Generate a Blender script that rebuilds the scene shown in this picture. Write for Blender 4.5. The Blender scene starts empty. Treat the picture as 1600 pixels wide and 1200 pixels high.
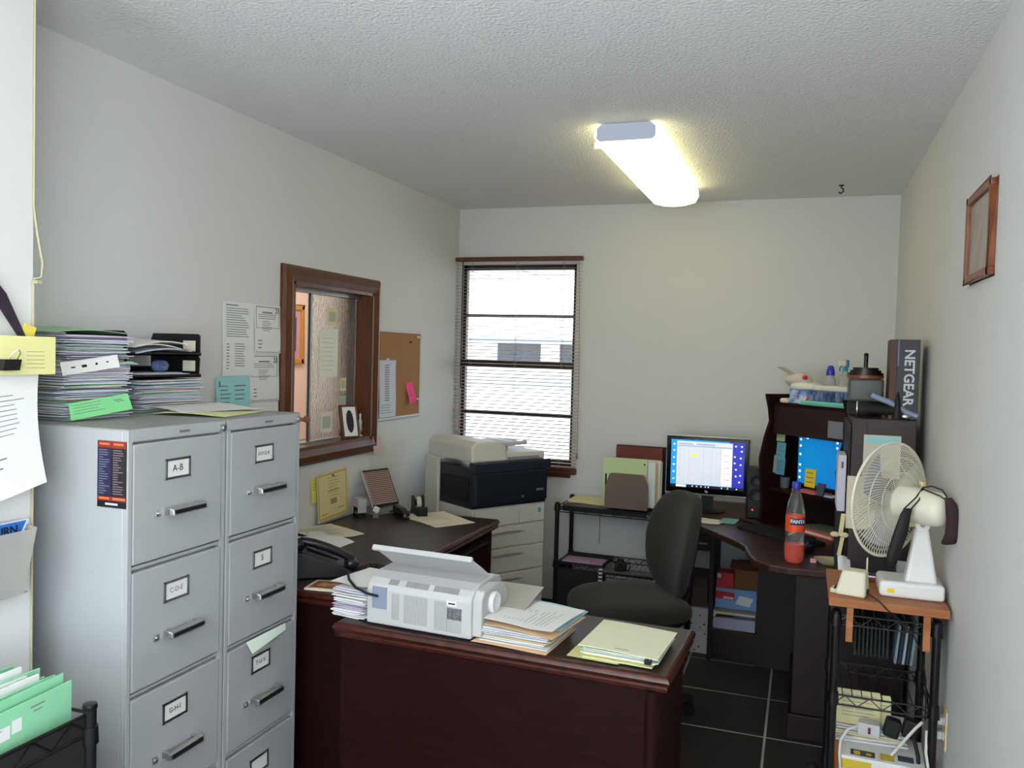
import bpy, math, random
from mathutils import Matrix, Vector, Euler
PI = math.pi
COL = bpy.context.scene.collection
scene = bpy.context.scene

# ------------------------------------------------------------------ camera
cam = bpy.data.objects.new('camera', bpy.data.cameras.new('camera')); COL.objects.link(cam)
cam.data.sensor_width = 36.0; cam.data.lens = 36.0 * 1303.0 / 1600.0; cam.data.clip_start = 0.02
cam.matrix_world = Matrix(((0.94329103, -0.03794405, 0.32979126, 0.0), (0.33085085, 0.02606265, -0.94332309, 0.0),
                           (0.02719827, 0.99893993, 0.03713849, 1.555), (0, 0, 0, 1)))
scene.camera = cam
# ------------------------------------------------------------------ world, sun, added fill lights, exposure
w = bpy.data.worlds.new('world'); scene.world = w; w.use_nodes = True
nt = w.node_tree; bg = nt.nodes['Background']; sky = nt.nodes.new('ShaderNodeTexSky')
sky.sky_type = 'NISHITA'; sky.sun_disc = False; sky.sun_elevation = math.radians(52); sky.sun_rotation = math.radians(-60)
nt.links.new(sky.outputs[0], bg.inputs[0]); bg.inputs[1].default_value = 0.9
def light(name, kind, loc, rot, energy, color, size=None, size_y=None):
    l = bpy.data.lights.new(name, kind); l.energy = energy; l.color = color
    if size is not None:
        if kind == 'AREA':
            l.shape = 'RECTANGLE'; l.size = size; l.size_y = size_y or size
        else: l.shadow_soft_size = size
    o = bpy.data.objects.new(name, l); COL.objects.link(o); o.location = loc; o.rotation_euler = rot
    return o
sun = light('sun', 'SUN', (0, 20, 20), (math.radians(38), 0, math.radians(-70)), 5.0, (1.0, 0.95, 0.86)); sun.data.angle = 0.01
def aim(o, d): o.rotation_euler = Vector(d).to_track_quat('-Z', 'Y').to_euler()
aim(light('fill_light_rear', 'AREA', (-0.72, -2.50, 1.35), (0, 0, 0), 6.0, (0.88, 0.93, 1.0), 1.7, 1.8), (0, 1, .6))  # unseen area lamp added behind the camera as weak fill
aim(light('fill_light_left', 'AREA', (-1.60, -1.50, 1.55), (0, 0, 0), 135.0, (0.87, 0.93, 1.0), 1.5, 1.3), (1, .08, .9))  # added area lamp, side fill from behind left of the camera
aim(light('fill_light_right', 'AREA', (0.36, -0.95, 1.55), (0, 0, 0), 60.0, (0.88, 0.93, 1.0), 1.5, 1.3), (-1, 0, .8))  # added area lamp out of view, fills the left wall and cabinets
light('passage_fill_light', 'AREA', (-2.8, 4.2, 2.38), (0, 0, 0), 14.0, (1.0, 0.97, 0.92), 0.5, 1.2)  # unseen lamp added to brighten the neighbouring room
vs = scene.view_settings; vs.view_transform = 'Standard'; vs.look = 'None'; vs.gamma = 1.0; vs.use_curve_mapping = False
vs.exposure = 0.60

# ------------------------------------------------------------------ helpers
def lin(c):
    return tuple(((x/255.0)/12.92 if x/255.0 <= .04045 else ((x/255.0+.055)/1.055)**2.4) for x in c) + (1.0,)
MATS = {}
def mat(name, rgb, rough=.6, metal=0.0, bump=None, var=None, trans=0.0, emit=None, spec=.5, ior=1.45, coat=0.0, alpha=1.0, stretch=None, sheen=0.0):
    """rgb sRGB 0-255; bump=(scale,strength,distance); var=(scale,rgb2,contrast); emit=(rgb,strength)"""
    if name in MATS: return MATS[name]
    m = bpy.data.materials.new(name); m.use_nodes = True; MATS[name] = m
    n = m.node_tree.nodes; L = m.node_tree.links; b = n['Principled BSDF']
    b.inputs['Base Color'].default_value = lin(rgb); b.inputs['Roughness'].default_value = rough
    b.inputs['Metallic'].default_value = metal; b.inputs['Specular IOR Level'].default_value = spec
    b.inputs['IOR'].default_value = ior; b.inputs['Transmission Weight'].default_value = trans
    b.inputs['Coat Weight'].default_value = coat; b.inputs['Alpha'].default_value = alpha
    if sheen: b.inputs['Sheen Weight'].default_value = sheen
    if emit:
        b.inputs['Emission Color'].default_value = lin(emit[0]); b.inputs['Emission Strength'].default_value = emit[1]
    if bump or var:
        tc = n.new('ShaderNodeTexCoord'); mp = n.new('ShaderNodeMapping'); L.new(tc.outputs['Object'], mp.inputs[0])
        if stretch: mp.inputs['Scale'].default_value = stretch
    if bump:
        t = n.new('ShaderNodeTexNoise'); t.inputs['Scale'].default_value = bump[0]; t.inputs['Detail'].default_value = 4
        L.new(mp.outputs[0], t.inputs['Vector']); bp = n.new('ShaderNodeBump'); bp.inputs['Strength'].default_value = bump[1]
        bp.inputs['Distance'].default_value = bump[2] if len(bump) > 2 else .002
        L.new(t.outputs['Fac'], bp.inputs['Height']); L.new(bp.outputs[0], b.inputs['Normal'])
    if var:
        t = n.new('ShaderNodeTexNoise'); t.inputs['Scale'].default_value = var[0]; t.inputs['Detail'].default_value = 5
        L.new(mp.outputs[0], t.inputs['Vector']); r = n.new('ShaderNodeValToRGB')
        k = var[2] if len(var) > 2 else .2
        r.color_ramp.elements[0].position = .5-k; r.color_ramp.elements[1].position = .5+k
        r.color_ramp.elements[0].color = lin(rgb); r.color_ramp.elements[1].color = lin(var[1])
        L.new(t.outputs['Fac'], r.inputs[0]); L.new(r.outputs[0], b.inputs['Base Color'])
    return m
class MB:
    def __init__(s, M=None): s.v = []; s.f = []; s.m = []; s.M = M or Matrix()
    def add(s, vs_, fs, m=0):
        o = len(s.v); s.v += [tuple(s.M @ Vector(v)) for v in vs_]
        s.f += [tuple(i+o for i in f) for f in fs]; s.m += [m]*len(fs); return s
    def box(s, x0, y0, z0, x1, y1, z1, m=0):
        v = [(x, y, z) for z in (z0, z1) for y in (y0, y1) for x in (x0, x1)]
        return s.add(v, [(0,2,3,1), (4,5,7,6), (0,1,5,4), (2,6,7,3), (0,4,6,2), (1,3,7,5)], m)
    def obox(s, c, d, rot=(0,0,0), m=0):
        R = Euler(rot).to_matrix(); x, y, z = d[0]/2, d[1]/2, d[2]/2
        v = [tuple(Vector(c) + R @ Vector((a, b, e))) for e in (-z, z) for b in (-y, y) for a in (-x, x)]
        return s.add(v, [(0,2,3,1), (4,5,7,6), (0,1,5,4), (2,6,7,3), (0,4,6,2), (1,3,7,5)], m)
    def cyl(s, p0, p1, r0, r1=None, n=16, m=0, cap=True):
        r1 = r0 if r1 is None else r1; p0 = Vector(p0); p1 = Vector(p1); q = (p1-p0).to_track_quat('Z', 'Y').to_matrix()
        v = []
        for p, r in ((p0, r0), (p1, r1)):
            v += [tuple(p + q @ Vector((r*math.cos(2*PI*i/n), r*math.sin(2*PI*i/n), 0))) for i in range(n)]
        f = [(i, (i+1) % n, n+(i+1) % n, n+i) for i in range(n)]
        if cap: f += [tuple(range(n))[::-1], tuple(range(n, 2*n))]
        return s.add(v, f, m)
    def tube(s, pts, r, n=8, m=0, closed=False):
        P = [Vector(p) for p in pts]; N = len(P); v = []; up = None
        for i in range(N):
            if closed: t = P[(i+1) % N]-P[i-1]
            else: t = P[min(i+1, N-1)]-P[max(i-1, 0)]
            t.normalize()
            if up is None: up = t.orthogonal().normalized()
            up = (up - t*up.dot(t)).normalized(); b = t.cross(up)
            v += [tuple(P[i] + up*r*math.cos(2*PI*k/n) + b*r*math.sin(2*PI*k/n)) for k in range(n)]
        f = []
        for i in range(N if closed else N-1):
            j = (i+1) % N
            f += [(i*n+k, i*n+(k+1) % n, j*n+(k+1) % n, j*n+k) for k in range(n)]
        if not closed: f += [tuple(range(n))[::-1], tuple(range((N-1)*n, N*n))]
        return s.add(v, f, m)
    def lathe(s, prof, c=(0,0,0), n=24, m=0, q=None):
        v = []; c = Vector(c)
        for r, z in prof:
            for i in range(n):
                p = Vector((r*math.cos(2*PI*i/n), r*math.sin(2*PI*i/n), z)); v.append(tuple(c + (q @ p if q else p)))
        f = [(a*n+i, a*n+(i+1) % n, (a+1)*n+(i+1) % n, (a+1)*n+i) for a in range(len(prof)-1) for i in range(n)]
        if prof[0][0] > 1e-6: f.append(tuple(range(n))[::-1])
        if prof[-1][0] > 1e-6: f.append(tuple(range((len(prof)-1)*n, len(prof)*n)))
        return s.add(v, f, m)
    def prism(s, poly, z0, z1, m=0):
        n = len(poly); v = [(x, y, z0) for x, y in poly] + [(x, y, z1) for x, y in poly]
        return s.add(v, [(i, (i+1) % n, n+(i+1) % n, n+i) for i in range(n)] + [tuple(range(n))[::-1], tuple(range(n, 2*n))], m)
    def blob(s, c, d, e=.6, nu=24, nv=14, m=0, fn=None):
        """superellipsoid, d = half sizes; fn warps a local point"""
        def pw(a, k): return math.copysign(abs(a)**k, a)
        v = []
        for j in range(nv+1):
            ph = -PI/2 + PI*j/nv
            for i in range(nu):
                th = 2*PI*i/nu
                p = (d[0]*pw(math.cos(ph), e)*pw(math.cos(th), e), d[1]*pw(math.cos(ph), e)*pw(math.sin(th), e), d[2]*pw(math.sin(ph), e))
                if fn: p = fn(p)
                v.append((c[0]+p[0], c[1]+p[1], c[2]+p[2]))
        f = [(j*nu+i, j*nu+(i+1) % nu, (j+1)*nu+(i+1) % nu, (j+1)*nu+i) for j in range(nv) for i in range(nu)]
        return s.add(v, f, m)
    def sheet(s, w, h, fn=None, nu=6, nv=8, m=0, t=.0005, x0=0, y0=0):
        """thin closed sheet in local xy, corner (x0,y0); fn(u,v)->(dx,dy,z) in 0..1"""
        def P(u, v, dz):
            d = fn(u, v) if fn else (0, 0, 0); return (x0+u*w+d[0], y0+v*h+d[1], d[2]+dz)
        k = (nu+1)*(nv+1)
        v = [P(i/nu, j/nv, dz) for dz in (0, t) for j in range(nv+1) for i in range(nu+1)]
        f = []
        for j in range(nv):
            for i in range(nu):
                a = j*(nu+1)+i; f += [(a, a+nu+1, a+nu+2, a+1), (k+a, k+a+1, k+a+nu+2, k+a+nu+1)]
        for i in range(nu): 
            a = i; f.append((a, a+1, k+a+1, k+a)); a = nv*(nu+1)+i; f.append((a+1, a, k+a, k+a+1))
        for j in range(nv):
            a = j*(nu+1); b = a+nu+1; f.append((b, a, k+a, k+b)); a += nu; b += nu; f.append((a, b, k+b, k+a))
        s.add(v, f, m); s._P = P; s._t = t; return s
    def ink(s, rows, m=1, seg=4):
        """rows: (u0,v0,u1,v1) rectangles lying just above the last sheet"""
        for u0, v0, u1, v1 in rows:
            v = []
            for i in range(seg+1):
                u = u0+(u1-u0)*i/seg; v += [s._P(u, v0, s._t+.0003), s._P(u, v1, s._t+.0003)]
            s.add(v, [(2*i, 2*i+2, 2*i+3, 2*i+1) for i in range(seg)], m)
        return s
    def build(s, name, mats, parent=None, smooth=None, bevel=0, seg=2, loc=None, rot=None, clean=True):
        me = bpy.data.meshes.new(name); me.from_pydata(s.v, [], s.f); me.update()
        if not isinstance(mats, (list, tuple)): mats = [mats]
        for q in mats: me.materials.append(q)
        me.polygons.foreach_set('material_index', [min(i, len(mats)-1) for i in s.m])
        if clean:
            import bmesh
            b = bmesh.new(); b.from_mesh(me); bmesh.ops.remove_doubles(b, verts=b.verts, dist=1e-6)
            bmesh.ops.recalc_face_normals(b, faces=b.faces); b.to_mesh(me); b.free()
        if smooth is not None:
            me.shade_smooth(); me.set_sharp_from_angle(angle=math.radians(smooth))
        o = bpy.data.objects.new(name, me); COL.objects.link(o)
        if bevel:
            md = o.modifiers.new('bevel', 'BEVEL'); md.width = bevel; md.segments = seg; md.limit_method = 'ANGLE'; md.angle_limit = math.radians(40)
        if parent: o.parent = parent
        if loc: o.location = loc
        if rot: o.rotation_euler = rot
        return o
def tag(o, label=None, cat=None, group=None, kind=None):
    if label: o['label'] = label
    if cat: o['category'] = cat
    if group: o['group'] = group
    if kind: o['kind'] = kind
    return o
def thing(name, label, cat, loc=(0,0,0), rz=0, group=None, rot=None):
    o = bpy.data.objects.new(name, None); COL.objects.link(o); o.empty_display_size = .05
    o.location = loc; o.rotation_euler = rot if rot else (0, 0, rz)
    return tag(o, label, cat, group)
def struct(mb, name, mats, bevel=0, smooth=None):
    return tag(mb.build(name, mats, bevel=bevel, smooth=smooth), kind='structure')
def text(s, size, m, parent, loc, rot=(0,0,0), name='lettering', ext=.0002, sx=1.0, bold=0.0, align='CENTER'):
    c = bpy.data.curves.new('t', 'FONT'); c.body = s; c.size = size; c.extrude = ext; c.align_x = align; c.align_y = 'CENTER'; c.offset = bold; c.resolution_u = 3
    t = bpy.data.objects.new('t', c); COL.objects.link(t); bpy.context.view_layer.update()
    me = bpy.data.meshes.new_from_object(t.evaluated_get(bpy.context.evaluated_depsgraph_get()))
    bpy.data.objects.remove(t); bpy.data.curves.remove(c)
    for v in me.vertices: v.co.x *= sx
    me.materials.clear(); me.materials.append(m)
    o = bpy.data.objects.new(name, me); COL.objects.link(o); o.parent = parent; o.location = loc; o.rotation_euler = rot
    return o
FX = (PI/2, 0, PI/2); FY = (PI/2, 0, 0); FR = (PI/2, 0, -PI/2)     # facing +X, facing -Y, facing -X
def R(d): return math.radians(d)
def copy_tree(o, parent=None):
    c = o.copy(); COL.objects.link(c); c.parent = parent
    for ch in [q for q in bpy.data.objects if q.parent is o]: copy_tree(ch, c)
    return c
def rows(rng, u0, u1, v0, v1, n, fill=.45, ragged=.35, indent=0):
    """lines of print from top v1 down to v0"""
    out = []
    for i in range(n):
        v = v1-(v1-v0)*(i+.5)/n; hgt = (v1-v0)/n*fill
        e = u1-rng.random()*ragged*(u1-u0); u = u0 + (indent if rng.random() < .3 else 0)
        out.append((u, v-hgt/2, e, v+hgt/2))
    return out

# ------------------------------------------------------------------ materials
WALL = mat('wall_paint', (214,214,212), .85, bump=(60, .10, .002), var=(1.2, (210,209,206), .3), spec=.25)
CEIL = mat('popcorn_ceiling', (243,242,242), .95, bump=(95, .8, .008), spec=.1)
PINK = mat('pink_wall_paint', (236,206,188), .85, spec=.2)
WOOD = mat('mahogany_frame', (108,62,36), .38, bump=(40,.1,.001), var=(14, (72,38,20), .25), stretch=(6,6,1))
DWOOD = mat('dark_mahogany', (42,17,15), .5, bump=(60,.06,.0008), var=(10, (26,10,9), .28), stretch=(1,5,8), spec=.12)
DTOP = mat('desk_top_laminate', (56,40,38), .30, bump=(90,.05,.0006), var=(9, (42,29,28), .25), stretch=(1,6,1))
DEDGE = mat('desk_edge_wood', (74,30,20), .26, var=(10, (48,18,13), .25), stretch=(4,4,4))
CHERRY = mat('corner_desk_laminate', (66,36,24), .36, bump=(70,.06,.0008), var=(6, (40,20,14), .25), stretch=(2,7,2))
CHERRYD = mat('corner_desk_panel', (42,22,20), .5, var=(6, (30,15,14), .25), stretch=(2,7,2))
CABM = mat('cabinet_grey_enamel', (170,173,174), .42, bump=(260,.08,.0004), spec=.4)
CABTOP = mat('cabinet_top_enamel', (150,150,146), .5, bump=(260,.08,.0004), spec=.4)
CHROME = mat('chrome', (205,205,208), .3, 1.0)
STEEL = mat('brushed_steel', (150,150,152), .35, 1.0)
BRONZE = mat('dark_bronze_aluminium', (58,54,50), .45, .6)
BLACK = mat('black_plastic', (22,22,24), .38, bump=(200,.05,.0005))
BLACKM = mat('matte_black', (18,18,19), .65)
WIRE = mat('black_epoxy_wire', (16,16,17), .35, spec=.5)
GREYP = mat('grey_plastic', (128,132,138), .5)
BEIGEP = mat('copier_beige_plastic', (206,202,190), .5, bump=(300,.05,.0003))
OFFW = mat('printer_white_plastic', (188,188,187), .45, bump=(300,.05,.0003))
NAVY = mat('copier_dark_blue_plastic', (30,34,44), .32)
PAPER = mat('white_paper', (226,226,224), .9, spec=.1)
PAPER2 = mat('cool_white_paper', (206,210,222), .9, spec=.1)
PAPER3 = mat('cream_paper', (224,216,196), .9, spec=.1)
MINT = mat('mint_green_paper', (142,206,164), .9, spec=.1)
GREEN2 = mat('pale_green_paper', (176,214,178), .9, spec=.1)
TEAL = mat('aqua_paper', (158,212,212), .9, spec=.1)
LYEL = mat('light_yellow_paper', (224,224,170), .9, spec=.1)
YEL = mat('sticky_yellow', (240,206,40), .8)
PINKP = mat('pink_paper', (232,190,196), .9, spec=.1)
HOTP = mat('hot_pink_paper', (250,90,150), .9, spec=.1)
LAV = mat('lilac_paper', (204,192,214), .9, spec=.1)
MANILA = mat('manila_card', (226,204,150), .85, spec=.1)
INK = mat('ink_grey', (120,120,124), .9, spec=.1)
INKD = mat('ink_black', (34,32,34), .8, spec=.1)
GLASS = mat('clear_glass', (245,250,250), .02, trans=1.0)
RAIN = mat('rain_glass', (225,232,232), .12, trans=.92, bump=(110, .7, .006), stretch=(1,1,.4))
def thin_glass():
    m = bpy.data.materials.new('window_glass'); m.use_nodes = True; n = m.node_tree.nodes; L = m.node_tree.links; n.remove(n['Principled BSDF'])
    tr = n.new('ShaderNodeBsdfTransparent'); gl = n.new('ShaderNodeBsdfGlossy'); gl.inputs['Roughness'].default_value = .02; mx = n.new('ShaderNodeMixShader')
    fr = n.new('ShaderNodeFresnel'); fr.inputs[0].default_value = 1.3; L.new(fr.outputs[0], mx.inputs[0]); L.new(tr.outputs[0], mx.inputs[1]); L.new(gl.outputs[0], mx.inputs[2]); L.new(mx.outputs[0], n['Material Output'].inputs[0]); return m
WGLASS = thin_glass()
FABRIC = mat('charcoal_chair_fabric', (40,40,36), .95, bump=(420,.5,.0012), var=(260, (56,55,49), .2), spec=.2, sheen=.1)
# ================================================================== THE SETTING
C = 2.43; XL = -2.04; XR = .441; YB = 4.777; XS = -1.68; YS = 1.45; Y0 = -2.6
def tilemat():
    m = bpy.data.materials.new('slate_floor_tile'); m.use_nodes = True; n = m.node_tree.nodes; L = m.node_tree.links; b = n['Principled BSDF']
    tc = n.new('ShaderNodeTexCoord'); mp = n.new('ShaderNodeMapping'); mp.inputs['Location'].default_value = (.096, -3.55, 0)
    L.new(tc.outputs['Object'], mp.inputs[0]); br = n.new('ShaderNodeTexBrick'); br.offset = 0; br.squash = 1
    br.inputs['Scale'].default_value = 1; br.inputs['Mortar Size'].default_value = .005; br.inputs['Mortar Smooth'].default_value = .1
    br.inputs['Brick Width'].default_value = .41; br.inputs['Row Height'].default_value = .41
    br.inputs['Color1'].default_value = lin((58,54,50)); br.inputs['Color2'].default_value = lin((46,43,41)); br.inputs['Mortar'].default_value = lin((190,182,166))
    L.new(mp.outputs[0], br.inputs['Vector']); no = n.new('ShaderNodeTexNoise'); no.inputs['Scale'].default_value = 7; no.inputs['Detail'].default_value = 6
    L.new(tc.outputs['Object'], no.inputs['Vector']); mx = n.new('ShaderNodeMixRGB'); mx.blend_type = 'MULTIPLY'; mx.inputs[0].default_value = .5
    L.new(br.outputs['Color'], mx.inputs[1]); L.new(no.outputs['Color'], mx.inputs[2])
    hs = n.new('ShaderNodeHueSaturation'); hs.inputs['Saturation'].default_value = .55; hs.inputs['Value'].default_value = 1.3; L.new(mx.outputs[0], hs.inputs['Color'])
    L.new(hs.outputs[0], b.inputs['Base Color']); b.inputs['Roughness'].default_value = .42
    bp = n.new('ShaderNodeBump'); bp.inputs['Strength'].default_value = .35; bp.inputs['Distance'].default_value = .004
    L.new(no.outputs['Fac'], bp.inputs['Height']); L.new(bp.outputs[0], b.inputs['Normal']); return m
struct(MB().box(-3.5, Y0-.1, -.1, XR+.1, YB+.1, 0), 'floor', tilemat())
struct(MB().box(-3.5, Y0-.1, C, XR+.1, YB+.12, C+.1), 'ceiling', CEIL)
sy0, sy1, sz0, sz1 = -2.3, -.7, .85, 2.25  # side openings added behind the camera for the fill lights
ry0, ry1 = sy0+.55, sy1+.55
struct(MB().box(XR, Y0, 0, XR+.1, ry0, C).box(XR, ry1, 0, XR+.1, YB+.1, C).box(XR, ry0, 0, XR+.1, ry1, sz0).box(XR, ry0, sz1, XR+.1, ry1, C), 'wall_right', WALL)
# left wall with the service window opening
oy0, oy1, oz0, oz1 = 2.99, 3.68, 1.11, 1.83
mb = MB(); xw = XL-.16
mb.box(xw, YS, 0, XL, oy0, C); mb.box(xw, oy1, 0, XL, YB+.1, C); mb.box(xw, oy0, 0, XL, oy1, oz0); mb.box(xw, oy0, oz1, XL, oy1, C)
struct(mb, 'wall_left', WALL)
struct(MB().box(-1.8, Y0, 0, XS, sy0, C).box(-2.2, sy1, 0, XS, YS, C).box(-1.8, sy0, 0, XS, sy1, sz0).box(-1.8, sy0, sz1, XS, sy1, C), 'wall_left_front', WALL)
# back wall with window opening
wx0, wx1, wz0, wz1 = -2.015, -1.285, .885, 2.09
mb = MB(); mb.box(-2.2, YB, 0, wx0, YB+.12, C); mb.box(wx1, YB, 0, XR, YB+.12, C); mb.box(wx0, YB, 0, wx1, YB+.12, wz0); mb.box(wx0, YB, wz1, wx1, YB+.12, C)
struct(mb, 'wall_back', WALL)
# rear wall behind the camera with an opening added for the rear fill light
mb = MB(); a0, a1, b0, b1 = -1.62, .18, .30, 2.25
mb.box(-2.2, Y0-.1, 0, a0, Y0, C); mb.box(a1, Y0-.1, 0, XR, Y0, C); mb.box(a0, Y0-.1, 0, a1, Y0, b0); mb.box(a0, Y0-.1, b1, a1, Y0, C)
struct(mb, 'wall_rear', WALL)
t = tag(bpy.data.objects.new('fill_window_rear', None), kind='structure'); COL.objects.link(t)  # made-up window around the rear fill light, out of view
mb = MB()
for q in ((a0, b0, a0+.05, b1), (a1-.05, b0, a1, b1), (a0, b0, a1, b0+.05), (a0, b1-.05, a1, b1), (-.97, b0, -.93, b1)):
    mb.box(q[0], Y0-.08, q[1], q[2], Y0-.03, q[3])
mb.build('window_frame', OFFW, t)
MB().box(a0, Y0-.058, b0, a1, Y0-.054, b1).build('pane', WGLASS, t)
for nm, xa, dy in (('fill_window_right', XR+.03, .55), ('fill_window_left', XS-.07, 0)):  # unseen side windows added to frame the two side fill lights
    t = tag(bpy.data.objects.new(nm, None), kind='structure'); COL.objects.link(t); mb = MB()
    for q in ((sy0, sz0, sy0+.05, sz1), (sy1-.05, sz0, sy1, sz1), (sy0, sz0, sy1, sz0+.05), (sy0, sz1-.05, sy1, sz1), (-1.52, sz0, -1.48, sz1)):
        mb.box(xa, q[0]+dy, q[1], xa+.04, q[2]+dy, q[3])
    mb.build('window_frame', OFFW, t); MB().box(xa+.018, sy0+dy, sz0, xa+.022, sy1+dy, sz1).build('pane', WGLASS, t)
# neighbouring room seen through the service window
mb = MB(); mb.box(-3.5, YS, 0, -3.4, 5.4, C);  mb.box(-3.4, YS-.1, 0, -2.2, YS, C)
struct(mb, 'wall_passage', PINK)
struct(MB().box(-3.5, YB+.12, C, -2.32, 5.4, C+.1).box(-3.5, YB+.1, -.1, -2.32, 5.4, 0).box(-2.42, YB+.12, 0, -2.32, 5.2, C).box(-2.42, YB, 0, -2.2, YB+.12, C), 'wall_passage_side', PINK)
struct(MB().box(-3.4, 5.2, 0, -2.32, 5.4, C), 'wall_passage_end', mat('grey_white_paint', (196,200,196), .8))
BASE = mat('baseboard_brown', (84,46,34), .45)
struct(MB().box(XL, YB-.014, 0, XR, YB, .085), 'baseboard_back', BASE, bevel=.004)
struct(MB().box(XR-.014, 0, 0, XR, YB-.014, .085), 'baseboard_right', BASE, bevel=.004)
struct(MB().box(XL, YS, 0, XL+.014, YB-.014, .085), 'baseboard_left', BASE, bevel=.004)

# service window in the left wall
t = tag(bpy.data.objects.new('window_1', None), kind='structure'); COL.objects.link(t)
mb = MB(); cw = .068
def casing(mb, y0, y1, z0, z1):
    # mitred casing with a bevelled profile, outside rectangle, protruding into the room
    prof = [(0, 0), (0, .012), (.012, .024), (.04, .034), (cw, .020), (cw, 0)]
    for k in range(len(prof)-1):
        (d0, h0), (d1, h1) = prof[k], prof[k+1]
        A = [(y0+d0, z0+d0), (y1-d0, z0+d0), (y1-d0, z1-d0), (y0+d0, z1-d0)]; B = [(y0+d1, z0+d1), (y1-d1, z0+d1), (y1-d1, z1-d1), (y0+d1, z1-d1)]
        for i in range(4):
            j = (i+1) % 4
            mb.add([(XL+h0, *A[i]), (XL+h0, *A[j]), (XL+h1, *B[j]), (XL+h1, *B[i])], [(0,1,2,3)])
casing(mb, oy0-cw, oy1+cw, oz0-cw, oz1+cw); mb.build('window_frame', WOOD, t)
mb = MB(); mb.box(xw-.02, oy0-.001, oz0-.001, XL+.021, oy0+.014, oz1); mb.box(xw-.02, oy1-.014, oz0, XL+.021, oy1+.001, oz1)
mb.box(xw-.02, oy0, oz0-.001, XL+.021, oy1, oz0+.014); mb.box(xw-.02, oy0, oz1-.014, XL+.021, oy1, oz1+.001); mb.build('jamb', WOOD, t)
mb = MB(); mb.box(-2.125, oy0+.014, oz1-.032, -2.085, oy1-.014, oz1-.014); mb.box(-2.125, oy0+.014, oz0+.014, -2.085, oy1-.014, oz0+.022); mb.build('slide_track', STEEL, t)
mb = MB(); yg0, yg1 = 3.25, 3.655; mb.box(-2.110, yg0+.006, oz0+.024, -2.105, yg1, oz1-.034); mb.build('pane', RAIN, t)
mb = MB(); mb.box(-2.114, yg0-.006, oz0+.022, -2.101, yg0+.008, oz1-.032); mb.build('pane_edge', STEEL, t)

# back window: bronze sash, glass, wood sill
t = tag(bpy.data.objects.new('window_2', None), kind='structure'); COL.objects.link(t)
mb = MB(); yf0, yf1 = YB+.03, YB+.07
mb.box(wx0, yf0, wz0, wx0+.022, yf1, wz1); mb.box(wx1-.022, yf0, wz0, wx1, yf1, wz1); mb.box(wx0, yf0, wz1-.03, wx1, yf1, wz1); mb.box(wx0, yf0, wz0, wx1, yf1, wz0+.035)
mb.box(wx0, yf0-.01, 1.465, wx1, yf1, 1.508); mb.box(wx0, yf0+.01, 1.772, wx1, yf1-.005, 1.790); mb.box(wx0, yf0+.01, 1.172, wx1, yf1-.005, 1.192)
mb.build('window_frame', BRONZE, t)
MB().box(wx0+.03, YB+.050, wz0+.03, wx1-.03, YB+.054, wz1-.02).build('pane', WGLASS, t)
MB().box(wx0-.005, YB-.04, .845, wx1+.035, YB+.028, .872).box(wx0+.02, YB-.02, .823, wx1+.0, YB-.001, .845).build('window_sill', WOOD, t, bevel=.004)
# venetian blind
t = thing('venetian_blind', 'taupe metal mini blind with open slats over the back window', 'blind', (0, YB-.045, 0))
SLAT = mat('taupe_slat', (196,172,166), .5)
MB().box(XL+.003, -.014, 2.105, -1.238, .024, 2.130).build('headrail', WOOD, t, bevel=.003)
mb = MB(); z = .893
while z < 2.098:
    for k in range(3):
        x0, x1 = (XL+.006, -1.243)
        a = [-.0125, -.004, .004, .0125]; hh = [0, .0022, .0022, 0]
        mb.add([(x0, a[k]+.002, z+hh[k]+a[k]*.16), (x1, a[k]+.002, z+hh[k]+a[k]*.16), (x1, a[k+1]+.002, z+hh[k+1]+a[k+1]*.16), (x0, a[k+1]+.002, z+hh[k+1]+a[k+1]*.16)], [(0,1,2,3)])
    z += .0205
mb.build('slats', SLAT, t, clean=True)
MB().box(XL+.006, -.010, .874, -1.243, .014, .886).build('bottom_rail', WOOD, t, bevel=.002)
CORD = mat('blind_cord', (150,130,120), .8)
for x in (-1.93, -1.64, -1.35):
    MB().tube([(x, -.0125, .88), (x, -.0125, 2.11)], .0012, 5).tube([(x, .0145, .88), (x, .0145, 2.11)], .0012, 5).build('ladder_cord', CORD, t)
MB().cyl((-1.985, -.02, 2.11), (-1.98, -.024, 1.33), .0035, n=6).build('tilt_wand', BRONZE, t)
MB().tube([(-1.255, -.018, 2.11), (-1.237, -.017, 1.5), (-1.235, -.016, .98)], .0016, 5).cyl((-1.235, -.016, .98), (-1.235, -.016, .945), .004, .007, 8).build('pull_cord', CORD, t)

# ------------------------------------------------------------------ outside
CONC = mat('pale_concrete', (222,218,208), .9); STUC = mat('white_stucco', (232,230,224), .9); ROOFM = mat('pale_roof', (226,214,188), .9)
struct(MB().box(-40, YB+.13, -.2, 25, 60, -.1), 'ground', CONC)
t = thing('porch_roof', 'pale panelled porch ceiling outside the back window', 'porch roof', (-3, 8.2, 2.6))
MB().box(-5, -3.2, 0, 5, 3.2, .08).build('roof_panel', STUC, t)
mb = MB()
for k in range(14): mb.obox((-4.6+k*.7, 0, -.003), (.02, 6.4, .006))
mb.build('panel_seam', GREYP, t)
for x in (-4.8, 4.8): MB().box(x-.07, 3.0, -2.7, x+.07, 3.14, 0).build('post', STUC, t)
t = thing('building', 'long low white building across the yard, seen through the blinds', 'building', (-16, 40, -.1))
MB().box(-14, 0, 0, 14, 8, 2.35).build('wall', STUC, t)
mb = MB(); mb.add([(-14.6,-1,2.35), (14.6,-1,2.35), (14.6,9,2.35), (-14.6,9,2.35), (-13,4,5.6), (13,4,5.6)], [(0,1,5,4), (1,2,5), (2,3,4,5), (3,0,4), (0,3,2,1)]); mb.build('roof', ROOFM, t)
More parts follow.
